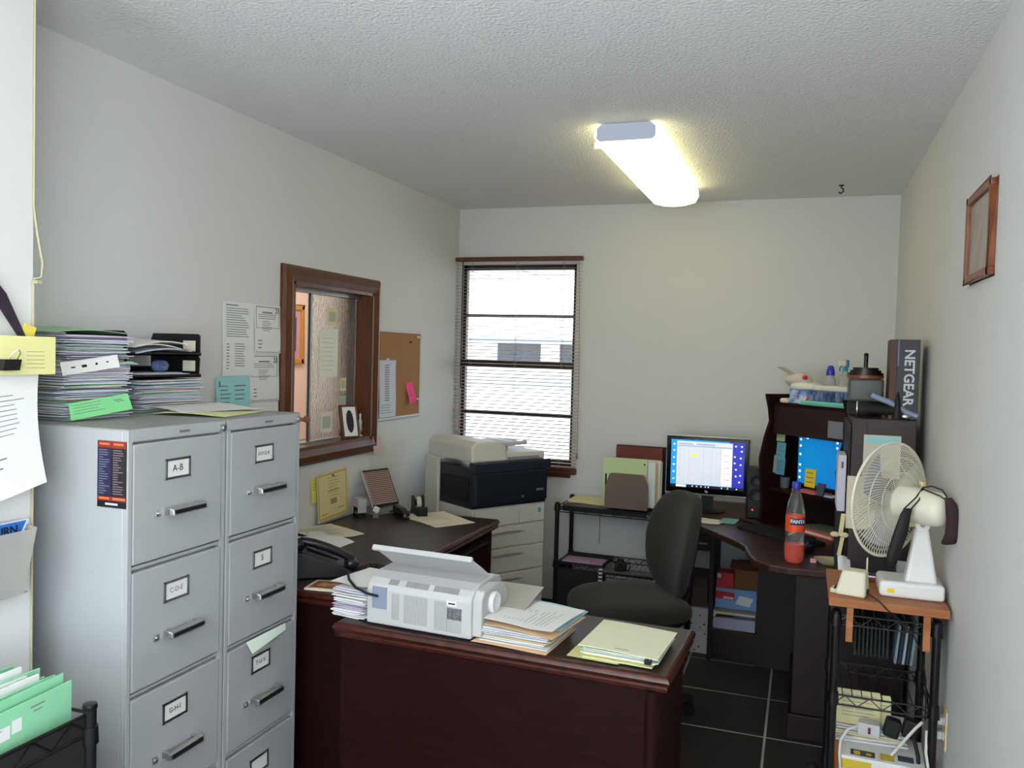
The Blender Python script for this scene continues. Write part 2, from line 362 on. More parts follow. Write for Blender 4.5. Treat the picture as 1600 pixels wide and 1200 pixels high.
DW = mat('dark_window_glass', (52,58,66), .2)
for x in (-9, -6.0, 1.2, 4.5): MB().box(x, -.05, .9, x+2.3, .02, 2.15).build('window', DW, t)
MB().box(-14.6, -1.05, 2.2, 14.6, -.95, 2.4).build('fascia', GREYP, t)

# ------------------------------------------------------------------ ceiling light
t = thing('ceiling_light', 'lit wraparound fluorescent fixture on the popcorn ceiling', 'ceiling light', (-.665, 3.72, C))
rz = math.atan2(.0, 1)
y0_, y1_ = -.60, .66
MB().box(-.085, y0_, -.030, .085, y1_, 0).build('housing', OFFW, t)
mb = MB(); pr = [(-.118, -.012), (-.122, -.045), (-.105, -.078), (-.05, -.092), (0, -.095), (.05, -.092), (.105, -.078), (.122, -.045), (.118, -.012)]
yy = [y0_, y1_]
v = [(x, y, z) for y in yy for x, z in pr]; k = len(pr)
mb.add(v, [(i, i+1, k+i+1, k+i) for i in range(k-1)]); mb.add([(x, y1_, z) for x, z in pr], [tuple(range(k))])
DIFF = mat('lit_acrylic_diffuser', (255,250,200), .3, emit=((255,247,185), 2.4))
mb.build('diffuser', DIFF, t, smooth=50)
MB().prism([(x*1.0, z) for x, z in [(-.095,-.002), (-.112,-.018), (-.112,-.055), (-.10,-.066), (.10,-.066), (.112,-.055), (.112,-.018), (.095,-.002)]], 0, .006).build('end_cap', mat('painted_end_cap', (190,196,214), .6), t, loc=(0, y0_+.0, 0), rot=(PI/2, 0, 0))
MB().box(-.119, y0_-.002, -.09, .119, y0_+.004, -.066).build('diffuser_lip', DIFF, t)
ta = thing('ceiling_light', 'unseen second fluorescent fixture added on the ceiling behind the camera for fill light', 'ceiling light', (-.62, -.35, C))  # copy of the visible fixture, added out of view as extra fill
for ch in [q for q in bpy.data.objects if q.parent is t]:
    c2 = ch.copy(); COL.objects.link(c2); c2.parent = ta
# hook on ceiling
t = MB().tube([(0,0,0), (0,0,-.012), (.010,0,-.022), (.010,0,-.032), (-.004,0,-.042), (-.012,0,-.034)], .0035, 6).cyl((0,0,0), (0,0,-.004), .012, n=10).build('ceiling_hook', BLACKM, smooth=60, loc=(.14, 4.46, C))
tag(t, 'small black hook screwed into the ceiling near the back wall', 'hook')

# ------------------------------------------------------------------ right wall picture, outlet
t = thing('picture_frame', 'narrow orange-brown wooden picture frame high on the right wall', 'picture frame', (XR, 2.545, 1.908))
FRW = mat('orange_brown_wood', (140,82,54), .4, var=(20, (112,60,38), .2))
hw, hh = .165, .122
mb = MB()
mb.box(-.018, -hw, -hh, 0, -hw+.022, hh); mb.box(-.018, hw-.022, -hh, 0, hw, hh); mb.box(-.018, -hw, -hh, 0, hw, -hh+.022); mb.box(-.018, -hw, hh-.022, 0, hw, hh)
mb.build('frame', FRW, t, bevel=.004)
MB().box(-.008, -hw+.02, -hh+.02, -.003, hw-.02, hh-.02).build('print', mat('faded_print', (170,160,150), .4, var=(14, (140,128,124), .25)), t)
t = thing('wall_outlet', 'almond wall outlet low on the right wall beside the wire cart', 'outlet', (XR-.001, 2.76, .47))
ALM = mat('almond_plastic', (206,190,150), .4)
MB().box(-.006, -.038, -.06, 0, .038, .06).build('cover_plate', ALM, t, bevel=.002)
for z in (-.022, .022): MB().box(-.009, -.017, z-.014, -.005, .017, z+.014).build('socket', OFFW, t, bevel=.002)
for z, r in ((-.022, -.03), (.022, .02)):
    q = MB().box(-.045, -.016, z-.012, -.010, .016, z+.012).build('plug', OFFW, bevel=.004, loc=(XR-.0, 2.76, .47))
    tag(q, 'white plug in the %s socket of the right wall outlet' % ('upper' if z > 0 else 'lower'), 'plug')
q = MB().tube([(.39, 2.76, .45), (.385, 2.72, .40), (.40, 2.68, .3), (.41, 2.66, .15), (.40, 2.68, .02), (.36, 2.62, .006)], .004, 6).build('extension_cord', mat('white_cord', (214,212,206), .5), smooth=60)
tag(q, 'white cord hanging from the right wall outlet to the floor', 'cord')
# vertical cable along the jog in the left wall, with its clip
q = thing('wall_cable', 'thin cream cable looping down the corner of the front left wall', 'cable', (XS+.004, YS-.002, 0))
MB().tube([(0,0,2.42), (0,0,2.2), (0,0,1.86), (.004,.006,1.80), (.012,.014,1.73), (.010,.012,1.70), (0,.0,1.694)], .0032, 6).build('cord', mat('cream_cord', (176,170,140), .6), q, smooth=60)
MB().tube([(0,0,1.69), (0,0,1.2), (0,0,.1)], .0030, 6).build('cord_run', MATS['cream_cord'], q, smooth=60)
MB().box(-.006, -.004, 1.684, .016, .010, 1.692).build('clip', MATS['cream_cord'], q)
# ================================================================== FILING CABINETS
def filing_cabinet(y0, label, cards, key=False):
    W = .348; H = 1.351; D = .54
    t = thing('filing_cabinet', label, 'filing cabinet', (-1.483, y0, 0), group='grey four drawer filing cabinets')
    mb = MB(); mb.box(-D, 0, .0, -.02, W, H-.002); mb.box(-.02, 0, 0, 0, .013, H-.002); mb.box(-.02, W-.013, 0, 0, W, H-.002); mb.box(-.02, .013, H-.030, 0, W-.013, H-.002); mb.box(-.02, .013, 0, -.004, W-.013, .095)
    mb.build('body', CABM, t, bevel=.0015)
    MB().box(-D+.002, .002, H-.002, -.002, W-.002, H).build('top_panel', CABTOP, t)
    tops = [1.318, 1.010, .702, .394]
    for i, zt in enumerate(tops):
        d = MB().box(-.018, .016, zt-.292, .001, W-.016, zt-.003).build('drawer', CABM, t, bevel=.003)
        MB().box(-.02, .014, zt-.3045, -.006, W-.014, zt-.297).build('drawer_rail', CABM, d)
        zc = zt-.075
        # label holder frame
        m2 = MB(); a, b, c_, e = .118, .206, zc-.026, zc+.026
        for q in ((a, c_, b, c_+.006), (a, e-.006, b, e), (a, c_, a+.006, e), (b-.006, c_, b, e)): m2.box(.001, q[0], q[1], .005, q[2], q[3])
        h = m2.build('label_holder', STEEL, d, bevel=.001)
        k = MB().box(.001, a+.004, c_+.004, .0025, b-.004, e-.004).build('card', PAPER, d)
        if cards[i]: text(cards[i], .024 if len(cards[i]) < 4 else (.018 if len(cards[i]) < 6 else .0145), INKD if i != 1 or key else INK, d, (.0029, (a+b)/2, zc), FX, 'handwriting')
        zh = zt-.180
        MB().box(.001, .085, zh-.007, .006, .100, zh+.009).cyl((.006, .0925, zh+.001), (.010, .0925, zh+.001), .005, n=10).build('thumb_latch', CHROME, d, bevel=.001)
        m2 = MB(); m2.box(.001, .118, zh-.006, .026, .130, zh+.010); m2.box(.001, .223, zh-.006, .026, .235, zh+.010)
        m2.add([(.020, .114, zh-.008), (.020, .239, zh-.008), (.034, .237, zh-.006), (.034, .116, zh-.006), (.020, .114, zh+.012), (.020, .239, zh+.012), (.032, .237, zh+.008), (.032, .116, zh+.008)],
               [(0,3,2,1), (4,5,6,7), (0,1,5,4), (1,2,6,5), (2,3,7,6), (3,0,4,7)])
        m2.build('handle', CHROME, d, bevel=.0015)
        m2 = MB().box(.0325, .122, zh-.003, .0345, .231, zh+.006).build('handle_inlay', INKD, d)
    MB().box(0, .17, H-.020, .0015, .205, H-.014).build('nameplate', INK, t)
    MB().cyl((0, W-.018, H-.020), (.010, W-.018, H-.020), .0095, n=18).cyl((.010, W-.018, H-.020), (.0125, W-.018, H-.020), .006, n=14).build('lock', CHROME, t, smooth=40)
    if key:
        MB().box(.012, W-.0195, H-.026, .030, W-.0165, H-.014).lathe([(0,-.004), (.010,-.004), (.013,0), (.010,.004), (0,.004)], (.034, W-.014, H-.019), 12, q=Euler((PI/2,0,0)).to_matrix()).build('key', mat('brown_key_fob', (92,56,38), .4), t, smooth=40)
    return t
filing_cabinet(1.538, 'grey filing cabinet nearest the camera, A-B card on top drawer, magnet on its side', ['A-B', 'C-D-E', 'G-H-I', ''])
filing_cabinet(1.893, 'grey filing cabinet with S card on its second drawer, next to the desk', ['O-P-Q-R', 'S', 'T-U-V', ''], True)
rng = random.Random(5)
# magnet calendar on cabinet side
t = thing('magnet_sheet', 'tall dark red and navy schedule magnet on the cabinet side', 'magnet', (-1.530, 1.5365, 1.2435), rot=FY)
mb = MB().box(-.043, -.079, -.0005, .043, .079, .0005); mb.add([], [])
NV = mat('magnet_navy', (34,38,72), .5); RD = mat('magnet_red', (136,44,36), .5); BK = mat('magnet_black', (24,22,28), .5); BR = mat('magnet_brown', (40,30,30), .5)
def q_(x0, y0, x1, y1, z, m): mb.add([(x0,y0,z), (x1,y0,z), (x1,y1,z), (x0,y1,z)], [(0,1,2,3)], m)
q_(-.043, .062, .043, .079, .0008, 1); q_(-.042, -.052, -.001, .061, .0008, 2); q_(.001, -.052, .042, .061, .0008, 3); q_(-.043, -.063, .043, -.053, .0008, 1)
for k in range(19):
    y = .057-k*.0057
    q_(-.038, y-.001, -.038+.012+.02*rng.random(), y+.001, .0011, 4); q_(.004, y-.001, .004+.012+.02*rng.random(), y+.001, .0011, 4)
mb.build('sheet', [BK, RD, NV, BR, mat('magnet_print', (120,116,130), .6)], t, clean=False)
mb = MB()
for x_, y_, w_, m_ in [(-.036, .069, .030, 0), (.006, .069, .030, 0), (-.036, -.060, .030, 0), (.004, -.060, .036, 0), (-.018, -.073, .036, 1)]:
    k_ = 0
    while k_ < w_: mb.add([(x_+k_, y_, .0012), (x_+k_+.0028, y_, .0012), (x_+k_+.0028, y_+.005, .0012), (x_+k_, y_+.005, .0012)], [(0,1,2,3)], m_); k_ += .0038
mb.build('print', [mat('magnet_orange', (236,130,70), .6), PAPER], t, clean=False)

# ------------------------------------------------------------------ loose paper helpers
def pile(name, label, cols, loc, rz, w_, d_, h_, n, seed, jit=.02, droop=.012, group=None, skew=.10, kindcat='paper stack'):
    rg = random.Random(seed); mb = MB(); z = 0; dz = h_/n
    for i in range(n):
        ox, oy = rg.uniform(-jit, jit), rg.uniform(-jit, jit); a = rg.gauss(0, skew); ca, sa = math.cos(a), math.sin(a)
        ww = w_*rg.uniform(.86, 1.04); dd = d_*rg.uniform(.88, 1.04); ph = rg.uniform(0, 6.28); am = droop*rg.uniform(.2, 1); th = dz*rg.uniform(.45, .95)
        cx_ = rg.choice((-1, 1)); kx = rg.random()
        m = rg.choices(range(len(cols)), [c[1] for c in cols])[0]
        def fn(u, v, ox=ox, oy=oy, ca=ca, sa=sa, ww=ww, dd=dd, ph=ph, am=am, z=z, cx_=cx_, kx=kx):
            x, y = (u-.5)*ww, (v-.5)*dd; X, Y = x*ca-y*sa+ox, x*sa+y*ca+oy
            e = max(0, abs(u-.5)*2-.5)+max(0, abs(v-.5)*2-.5)
            zz = z + (am*.35*math.sin(5*u+ph)*math.sin(4*v+ph)*e) - (am*e*kx*.6 if z > droop*2 else 0)*(1 if cx_ > 0 else .2)
            return (X-u*1.0*0, Y, max(zz, z*.15+i_*.00025))
        i_ = i
        mb.sheet(0, 0, fn, 7, 7, m, th); z += dz
    o = mb.build(name, [c[0] for c in cols], loc=loc, rot=(0, 0, rz), clean=True)
    tag(o, label, kindcat, group); return o
ZC = 1.3515
PC = [(PAPER, 5), (PAPER2, 6), (LAV, 2), (MINT, 1.4), (GREEN2, 1), (PAPER3, 1.2), (mat('blue_tint_paper', (176,190,214), .9), 1.6), (PINKP, .5), (mat('folder_grey_edge', (120,118,124), .9), 1.5)]
pile('paper_stack', 'tall leaning stack of white and green papers on the filing cabinet beside the front wall', PC, (-1.892, 1.733, ZC), R(-3), .262, .212, .222, 66, 11, .009, .007, skew=.045)
pile('paper_stack', 'low stack of white and grey papers under the black letter tray', PC, (-1.918, 2.060, ZC), R(-2), .215, .255, .095, 32, 12, .008, .006, skew=.05)
o = MB().sheet(.265, .215, lambda u, v: (0, 0, .016*math.sin(PI*v)*(1-abs(u-.4)) + .003), 8, 8, 0, .001, -.1325, -.1075).build('green_folder', [mat('folder_pale_green', (176,220,176), .9)], loc=(-1.900, 1.735, ZC+.2235), rot=(0, 0, R(-8)))
tag(o, 'pale green folder lying on top of the tall paper stack', 'folder')
# green note sticking out, white slip sticking out of the tall stack
o = MB(); o.sheet(.185, .044, lambda u, v: (0, .012*u, .012*math.sin(2.2*u)*(1-v)), 8, 5, 0, .0006); o.ink(rows(random.Random(3), .06, .55, .25, .92, 4, .16) + [(.72, .70, .86, .75), (.75, .60, .9, .64)], 1)
o = o.build('green_note', [mat('bright_green_paper', (136,220,150), .9), INK], loc=(-1.738, 1.612, 1.3535), rot=(R(80), R(-2.5), R(86)))
tag(o, 'bright green handwritten note hanging out at the foot of the tall paper stack', 'note')
o = MB(); o.sheet(.175, .034, lambda u, v: (0, .006*u, -.010*math.sin(3*u)), 8, 4, 0, .0006); o.ink([(.18, .45, .26, .55), (.38, .40, .47, .6), (.62, .45, .66, .62), (.8, .5, .84, .6)], 1)
o = o.build('paper_slip', [PAPER, INKD], loc=(-1.742, 1.590, 1.468), rot=(R(78), R(-5), R(86)))
tag(o, 'white slip with writing hanging out near the middle of the tall paper stack', 'paper slip')

# letter trays
t = thing('letter_tray', 'two-tier black letter tray on the low paper stack', 'letter tray', (-1.81, 1.865, ZC+.099))
W, D, HT_ = .340, .222, .138
mt = Matrix(((1,0,0,0), (0,0,-1,0), (0,1,0,0), (0,0,0,1)))
MB(Matrix.Translation((0, .005, 0)) @ mt).prism([(-D,0), (-.006,0), (0,.008), (0,.128), (-.012,HT_), (-D,HT_)], 0, .005).build('side_panel', BLACK, t, bevel=.001)
q = MB(Matrix.Translation((0, W, 0)) @ mt).prism([(-D,0), (-.03,0), (-.026,.060), (-.032,.066), (-.026,.072), (-.026,.132), (-.034,HT_), (-D+.008,HT_), (-D,HT_-.02)], 0, .005).build('side_panel', BLACK, t, bevel=.001)
for z in (.018, .082): MB().box(-.090, W-.0070, z, -.042, W-.0055, z+.034).build('card', PAPER3, q)
for z in (0, .068):
    MB().box(-D, .004, z, -.020, W-.004, z+.004).box(-D, .004, z, -D+.004, W-.004, z+.03).box(-.024, .004, z, -.020, W-.004, z+.010).build('tray', BLACK, t)
o = MB(); o.sheet(.20, .23, lambda u, v: (0, 0, .014*math.sin(2.6*v)+.012*(1-u)), 6, 6, 0, .004, -.10, -.115); o.sheet(.19, .22, lambda u, v: (0, 0, .012+.022*math.sin(3*v+.4)*(1-u*.3)), 6, 6, 1, .003, -.09, -.12); o.sheet(.19, .22, lambda u, v: (0, 0, .018+.026*math.sin(2.5*v)*(1-u*.3)), 6, 6, 2, .003, -.085, -.13)
tag(o.build('paper_sheaf', [MATS['blue_tint_paper'], PAPER3, PAPER], loc=(-1.925, 2.035, ZC+.099+.073)), 'loose white and blue sheets in the upper tier of the letter tray', 'papers')
pile('paper_sheaf', 'thin sheaf of grey papers in the lower tier of the letter tray', [(PAPER2, 2), (PAPER3, 1)], (-1.925, 2.035, ZC+.099+.0045), 0, .17, .25, .012, 5, 4, .008, .004, None, .03, 'papers')
o = MB().blob((0, 0, .018), (.018, .030, .018), .8, 12, 8); tag(o.build('plastic_wrap', mat('crinkled_plastic_wrap', (150,170,230), .08, bump=(60,1,.01), trans=.8), smooth=60, loc=(-1.875, 2.07, ZC+.1165)), 'crumpled shiny clear plastic wrap in the lower tray', 'plastic wrap')
# flat sheets lying on the second cabinet
for i, (x, y, a, m, lb) in enumerate(((-1.66, 2.05, 12, LYEL, 'pale yellow sheet lying flat on the second filing cabinet'), (-1.73, 2.08, -14, PAPER, 'white sheet lying flat over the yellow sheet on the second filing cabinet'))):
    o = MB().sheet(.215, .28, lambda u, v: (0, 0, .002+.004*math.sin(4*u+v)), 6, 6, 0, .0008, -.1075, -.14).build('paper_sheet', [m], loc=(x, y, ZC+i*.008+.003), rot=(0, 0, R(a))); tag(o, lb, 'paper')
# sheet hanging out of the third drawer of the second cabinet
o = MB(); o.sheet(.19, .020, lambda u, v: (0, -.010*(1-u)*(1-v), .022*(1-v)*(1-.85*u)+.001), 6, 4, 0, .0006, 0, -.020)
tag(o.build('paper_sheet', [mat('green_white_paper', (222,236,222), .9)], loc=(-1.4815, 1.985, .7045), rot=FX), 'pale green-white sheet caught in the drawer gap below the S drawer', 'paper')

# ------------------------------------------------------------------ papers on the left wall above the cabinet
def wall_paper(name, label, y0, z0, y1, z1, m, ink=None, cat='paper', slots=None, tilt=0, off=.002, curl=.004, x=XL, m2=None):
    w_, h_ = y1-y0, z1-z0
    mb = MB(); mb.sheet(w_, h_, lambda u, v: (0, 0, curl*(1-v)*(.5+abs(u-.5))+curl*.3*math.sin(6*v)), 4, 6, 0, .0005)
    if ink: mb.ink(ink, 1, 3)
    o = mb.build(name, [m, m2 or INK], loc=(x+off, y0, z0), rot=(PI/2, tilt, PI/2)); return tag(o, label, cat)
rg = random.Random(8)
wall_paper('price_list', 'long white printed list taped to the wall, left of the forms', 2.562, 1.440, 2.748, 1.719, PAPER, rows(rg, .12, .86, .52, .93, 13, .3) + rows(rg, .12, .22, .08, .45, 9, .3) + rows(rg, .38, .72, .12, .45, 10, .3, .2) + [(.1, .95, .5, .965)])
def form(u=0):
    r = [(.06, .02, .94, .03), (.06, .95, .94, .965), (.06, .02, .075, .965), (.925, .02, .94, .965), (.06, .52, .94, .53), (.30, .83, .68, .86)] + rows(rg, .15, .85, .70, .82, 3, .3, .2) + rows(rg, .30, .70, .45, .68, 6, .3, .4) + rows(rg, .12, .30, .08, .30, 3, .3, .5)
    return r
o = wall_paper('form_sheet', 'upper white bordered form marked 21, right of the long list', 2.752, 1.527, 2.925, 1.719, PAPER, form()); text('21', .030, INKD, o, (.143, .170, .0055))
o = wall_paper('form_sheet', 'lower white bordered form marked 21, beside the window frame', 2.726, 1.335, 2.918, 1.523, PAPER, form()); text('21', .030, INKD, o, (.162, .163, .0055))
wall_paper('aqua_notice', 'aqua blue printed notice on the wall just above the cabinet', 2.526, 1.303, 2.722, 1.437, TEAL, rows(rg, .12, .45, .12, .8, 6, .25) + rows(rg, .55, .9, .3, .8, 4, .25) + [(.09, .72, .13, .88)], off=.006)
wall_paper('paper_sheet', 'blank white sheet on the wall below the lower 21 form', 2.728, 1.20, 2.92, 1.331, PAPER)
st = mat('wall_tape', (220,214,180), .5)
for y, z in ((2.60, 1.757), (2.80, 1.733)):
    o = MB().box(0, -.008, -.006, .0006, .008, .006).build('tape_piece', st, loc=(XL, y, z)); tag(o, 'small yellowed tape scrap on the wall above the %s' % ('long list' if y < 2.7 else 'upper form'), 'tape', None)

# things on / seen through the service window
o = MB(); o.sheet(.158, .225, None, 3, 4); o.ink(rows(rg, .1, .9, .1, .85, 8, .12), 1)
tag(o.build('paper_sheet', [mat('backlit_paper', (232,232,220), .9), mat('faint_ink', (196,196,184), .9)], loc=(-2.103, 3.325, 1.42), rot=FX), 'white sheet taped to the middle of the rain glass', 'paper')
for y, z, w_, h_, m, lb in ((3.385, 1.665, .085, .075, LYEL, 'small pale yellow note near the top of the rain glass'), (3.515, 1.35, .05, .062, LYEL, 'small pale note low on the right of the rain glass'), (3.345, 1.16, .10, .095, PAPER, 'white square card at the bottom of the rain glass'), (3.515, 1.27, .05, .055, GREEN2, 'small pale green note under another at the lower right of the rain glass')):
    o = MB(); o.sheet(w_, h_, None, 2, 2); o.ink([(.15, .2, .85, .8)], 1); tag(o.build('note', [m, mat('grey_note_print', (186,186,176), .9)], loc=(-2.103, y, z), rot=FX), lb, 'note')
t = thing('oval_photo_frame', 'small wooden frame with a white oval mat leaning on the window sill', 'photo frame', (-2.032, 3.50, oz0+.014), rot=(0, 0, R(-28)))
M_ = Matrix.Rotation(R(-14), 4, 'Y')
MB(M_).box(-.009, -.048, 0, .009, .048, .165).build('frame', WOOD, t, bevel=.004)
def ell(mb, x, ry, rz_, cz, m, n=28): mb.add([(x, ry*math.cos(2*PI*i/n), cz+rz_*math.sin(2*PI*i/n)) for i in range(n)], [tuple(range(n))], m)
mb = MB(M_); mb.box(.009, -.036, .012, .0095, .036, .153, 0); ell(mb, .0102, .020, .055, .083, 1); mb.build('mat_board', [PAPER, mat('dark_photo', (40,44,60), .2)], t)
MB().obox((-.05, 0, .055), (.004, .04, .14), (0, R(26), 0)).build('easel_leg', WOOD, t)
t = thing('figurine', 'tiny glass and gold figurine behind the oval frame on the sill', 'figurine', (-2.055, 3.625, oz0+.014))
MB().lathe([(0,0), (.014,0), (.015,.006), (.004,.012), (.003,.03), (.009,.05), (.010,.075), (.004,.09), (.008,.105), (0,.118)]).build('body', mat('glass_figurine', (190,196,206), .1, .3), t, smooth=50)
MB().blob((.0,.018,.028), (.006,.012,.018), 1, 10, 6).build('charm', mat('gold', (190,150,80), .3, 1), t, smooth=60)
o = MB(); o.sheet(.085, .085, lambda u, v: (0, 0, .012*(1-v))); tag(o.build('pink_note', [mat('dusty_pink_note', (206,178,178), .9)], loc=(XL+.024, 3.680, 1.035), rot=FX), 'dusty pink note stuck to the lower right corner of the service window frame', 'note')
# picture in the neighbouring room
t = thing('picture_frame', 'gold framed picture on the pink wall seen through the service window', 'picture frame', (-3.398, 4.930, 1.645))
mb = MB(); W2, H2 = .21, .205
mb.box(0, -W2, -H2, .02, -W2+.035, H2); mb.box(0, W2-.035, -H2, .02, W2, H2); mb.box(0, -W2, -H2, .02, W2, -H2+.035); mb.box(0, -W2, H2-.035, .02, W2, H2)
mb.build('frame', mat('gold_frame', (206,146,58), .35, .3), t, bevel=.006)
MB().box(.002, -W2+.03, -H2+.03, .008, W2-.03, H2-.03).build('mat_board', mat('mauve_mat', (196,150,150), .8), t)
MB().box(.008, -W2+.085, -H2+.085, .010, W2-.085, H2-.085).build('print', mat('framed_print', (120,60,80), .5, var=(12, (60,56,90), .15)), t)

# cork board
t = thing('cork_board', 'cork board with silver-white frame on the left wall by the blinds', 'cork board', (XL, 3.985, 1.424))
hw, hh = .272, .232; hw = .262
mb = MB(); mb.box(0, -hw, -hh, .012, -hw+.010, hh); mb.box(0, hw-.010, -hh, .012, hw, hh); mb.box(0, -hw, -hh, .012, hw, -hh+.010); mb.box(0, -hw, hh-.010, .012, hw, hh)
mb.build('frame', mat('white_metal_frame', (190,190,198), .5), t, bevel=.002)
MB().box(0, -hw+.01, -hh+.01, .007, hw-.01, hh-.01).build('cork', mat('cork', (170,126,84), .95, bump=(300,.5,.001), var=(220, (150,104,64), .25)), t)
o = wall_paper('price_sheet', 'long white printed sheet pinned to the left half of the cork board', 3.765, 1.205, 3.945, 1.50, PAPER2, rows(rg, .32, .62, .28, .93, 16, .4, .1) + rows(rg, .08, .9, .06, .24, 4, .2), x=XL+.008)
o = wall_paper('pink_note', 'hot pink sticky note on the lower right of the cork board', 4.085, 1.262, 4.165, 1.375, HOTP, rows(rg, .2, .8, .3, .8, 3, .2), tilt=R(-7), x=XL+.008, cat='note', curl=.015)
for y, z, lb in ((4.11, 1.598, 'dark push pin near the centre top of the cork board'), (4.205, 1.628, 'push pin at the top right of the cork board'), (4.215, 1.285, 'push pin at the lower right of the cork board'), (3.85, 1.505, 'white push pin holding the long sheet on the cork board')):
    o = MB().cyl((0,0,0), (.004,0,0), .006, .004, 10).cyl((.004,0,0), (.012,0,0), .003, .005, 10).build('push_pin', PAPER if 'white' in lb or 'right' in lb else BRONZE, smooth=40, loc=(XL+.0072, y, z)); tag(o, lb, 'push pin', None)
for z in (1.424, 1.393):
    o = MB().box(0, -.007, -.005, .001, .007, .005).build('tape_piece', PAPER, loc=(XL, 4.415, z)); tag(o, '%s of the two small tape bits on the wall right of the cork board' % ('upper' if z > 1.4 else 'lower'), 'tape')
# certificate, yellow note
o = MB(); o.sheet(.262, .215, lambda u, v: (0, 0, .006+.010*(1-v))); o.ink([(.03,.03,.97,.06), (.03,.94,.97,.97), (.03,.03,.06,.97), (.94,.03,.97,.97)], 1); o.ink(rows(rg, .36, .70, .45, .90, 7, .2, .1) + [(.32, .58, .74, .60)], 2); o.ink([(.42,.30,.62,.42), (.66,.16,.86,.19), (.12,.12,.3,.14)], 2)
o = o.build('certificate', [mat('certificate_cream', (222,206,150), .8), mat('certificate_border', (196,156,84), .8), mat('certificate_print', (150,140,100), .8)], loc=(XL+.002, 3.212, .770), rot=(PI/2, R(-2), PI/2)); tag(o, 'cream certificate with gold border pinned to the wall above the desk', 'certificate')
o = MB().cyl((0,0,0), (.008,0,0), .004, .006, 10).build('push_pin', CHROME, smooth=40, loc=(XL+.010, 3.335, .972)); tag(o, 'silver push pin holding the certificate', 'push pin')
wall_paper('yellow_note', 'yellow-green sticky note on the wall left of the certificate', 3.172, .862, 3.225, .970, mat('yellow_green_note', (226,224,110), .9), rows(rg, .2, .8, .5, .85, 3, .2), cat='note')
o = MB(); o.prism([(0,0), (.19,.02), (.20,.09), (.17,.13), (.02,.12)], 0, .0006); tag(o.build('clear_film', mat('matte_film', (222,222,214), .5), loc=(XL+.001, 3.50, .885), rot=FX), 'pale film patch stuck on the wall behind the calendar stand', 'film')
# switch plate-like marks
# ------------------------------------------------------------------ front left wall: clipped papers, brochure holder
t = thing('clipped_papers', 'sheaf of white papers held by a black binder clip on the front left wall', 'papers', (XS+.02, 1.30, 1.17))
for k in range(4):
    mb = MB(); a = (-.10+k*.012, .0)
    def fn(u, v, k=k): return (-.012*math.sin(PI*v)*u, -.055*(1-u)*(1-v)*(1 if k > 1 else .6), .004*k+.016*(1-v)**2*(.3+u)*(k+1)/4)
    mb.sheet(.215, .320-.006*k, fn, 8, 12, 0, .0005, -.080+.003*k, .055+.002*k)
    if k == 3: mb.ink(rows(random.Random(2), .10, .84, .40, .70, 9, .16, .2) + [(.3,.2,.55,.21), (.28,.26,.6,.27), (.35,.14,.5,.15)], 1)
    mb.build('sheet', [PAPER, INK], t, rot=FX)
t.rotation_euler = (0, 0, 0)
o = MB(); o.sheet(.26, .085, lambda u, v: (0, 0, .012*u)); o.ink(rows(rg, .72, .90, .12, .65, 5, .12, .05), 1); tag(o.build('yellow_slip', [mat('pale_yellow_slip', (220,216,150), .9), INK], loc=(XS+.046, 1.20, 1.478), rot=(PI/2, R(0), PI/2)), 'pale yellow slip across the top of the clipped papers', 'slip')
t = thing('binder_clip', 'black binder clip gripping the yellow slip and papers', 'binder clip', (XS+.066, 1.337, 1.50))
MB().add([(-.008,-.02,-.012), (.006,-.02,-.012), (.012,-.02,.012), (-.014,-.02,.012), (-.008,.02,-.012), (.006,.02,-.012), (.012,.02,.012), (-.014,.02,.012)], [(0,1,2,3), (7,6,5,4), (0,4,5,1), (1,5,6,2), (3,2,6,7), (0,3,7,4)]).build('jaw', BLACKM, t)
MB().tube([(.008,-.010,.010), (.020,-.010,.026), (.026,0,.034), (.020,.010,.026), (.008,.010,.010)], .0013, 6).build('wire_handle', CHROME, t, smooth=60)
o = MB(); o.prism([(-.12,.17), (-.12,.135), (-.014,-.004), (0,0), (-.05,.095)], 0, .004); tag(o.build('dark_strap', mat('dark_purple_card', (44,34,48), .6), loc=(XS+.030, 1.405, 1.560), rot=FX), 'dark purple folder edge slanting above the yellow slip', 'folder')
o = MB().box(0, -.02, -.016, .002, .012, .012); tag(o.build('yellow_tab', mat('yellow_tab_paper', (226,206,90), .8), loc=(XS+.03, 1.418, 1.575), rot=(R(-18), 0, 0)), 'small yellow tab above the yellow slip', 'tab')
t = thing('brochure_holder', 'clear grey plastic brochure holder on the front left wall', 'brochure holder', (XS+.002, 1.30, .98))
mb = MB(); mb.box(0, -.05, 0, .002, .118, .16); mb.box(0, -.05, 0, .03, .118, .003); mb.add([(.03,-.05,0), (.03,.105,0), (.05,.120,.15), (.05,-.05,.15)], [(0,1,2,3)]); mb.add([(0,.105,0), (.03,.105,0), (.05,.12,.15), (0,.12,.16)], [(0,1,2,3)]); mb.build('shell', mat('smoky_clear_plastic', (196,194,186), .25, trans=.3), t)
t = thing('brochure', 'blue and white triangular-topped brochure in the wall holder', 'brochure', (XS+.03, 1.24, 1.005))
MB().prism([(0,0), (.10,0), (.175,.145), (0,.145)], 0, .003).build('cover', mat('brochure_white', (214,222,232), .6), t, rot=FX)
MB().prism([(.0,.05), (.115,.05), (.168,.143), (0,.143)], .0032, .0040).build('band', mat('brochure_blue', (40,104,184), .5), t, rot=FX)
text('TURN', .026, INKD, t, (.0050, .11, .126), FX, bold=.0006)

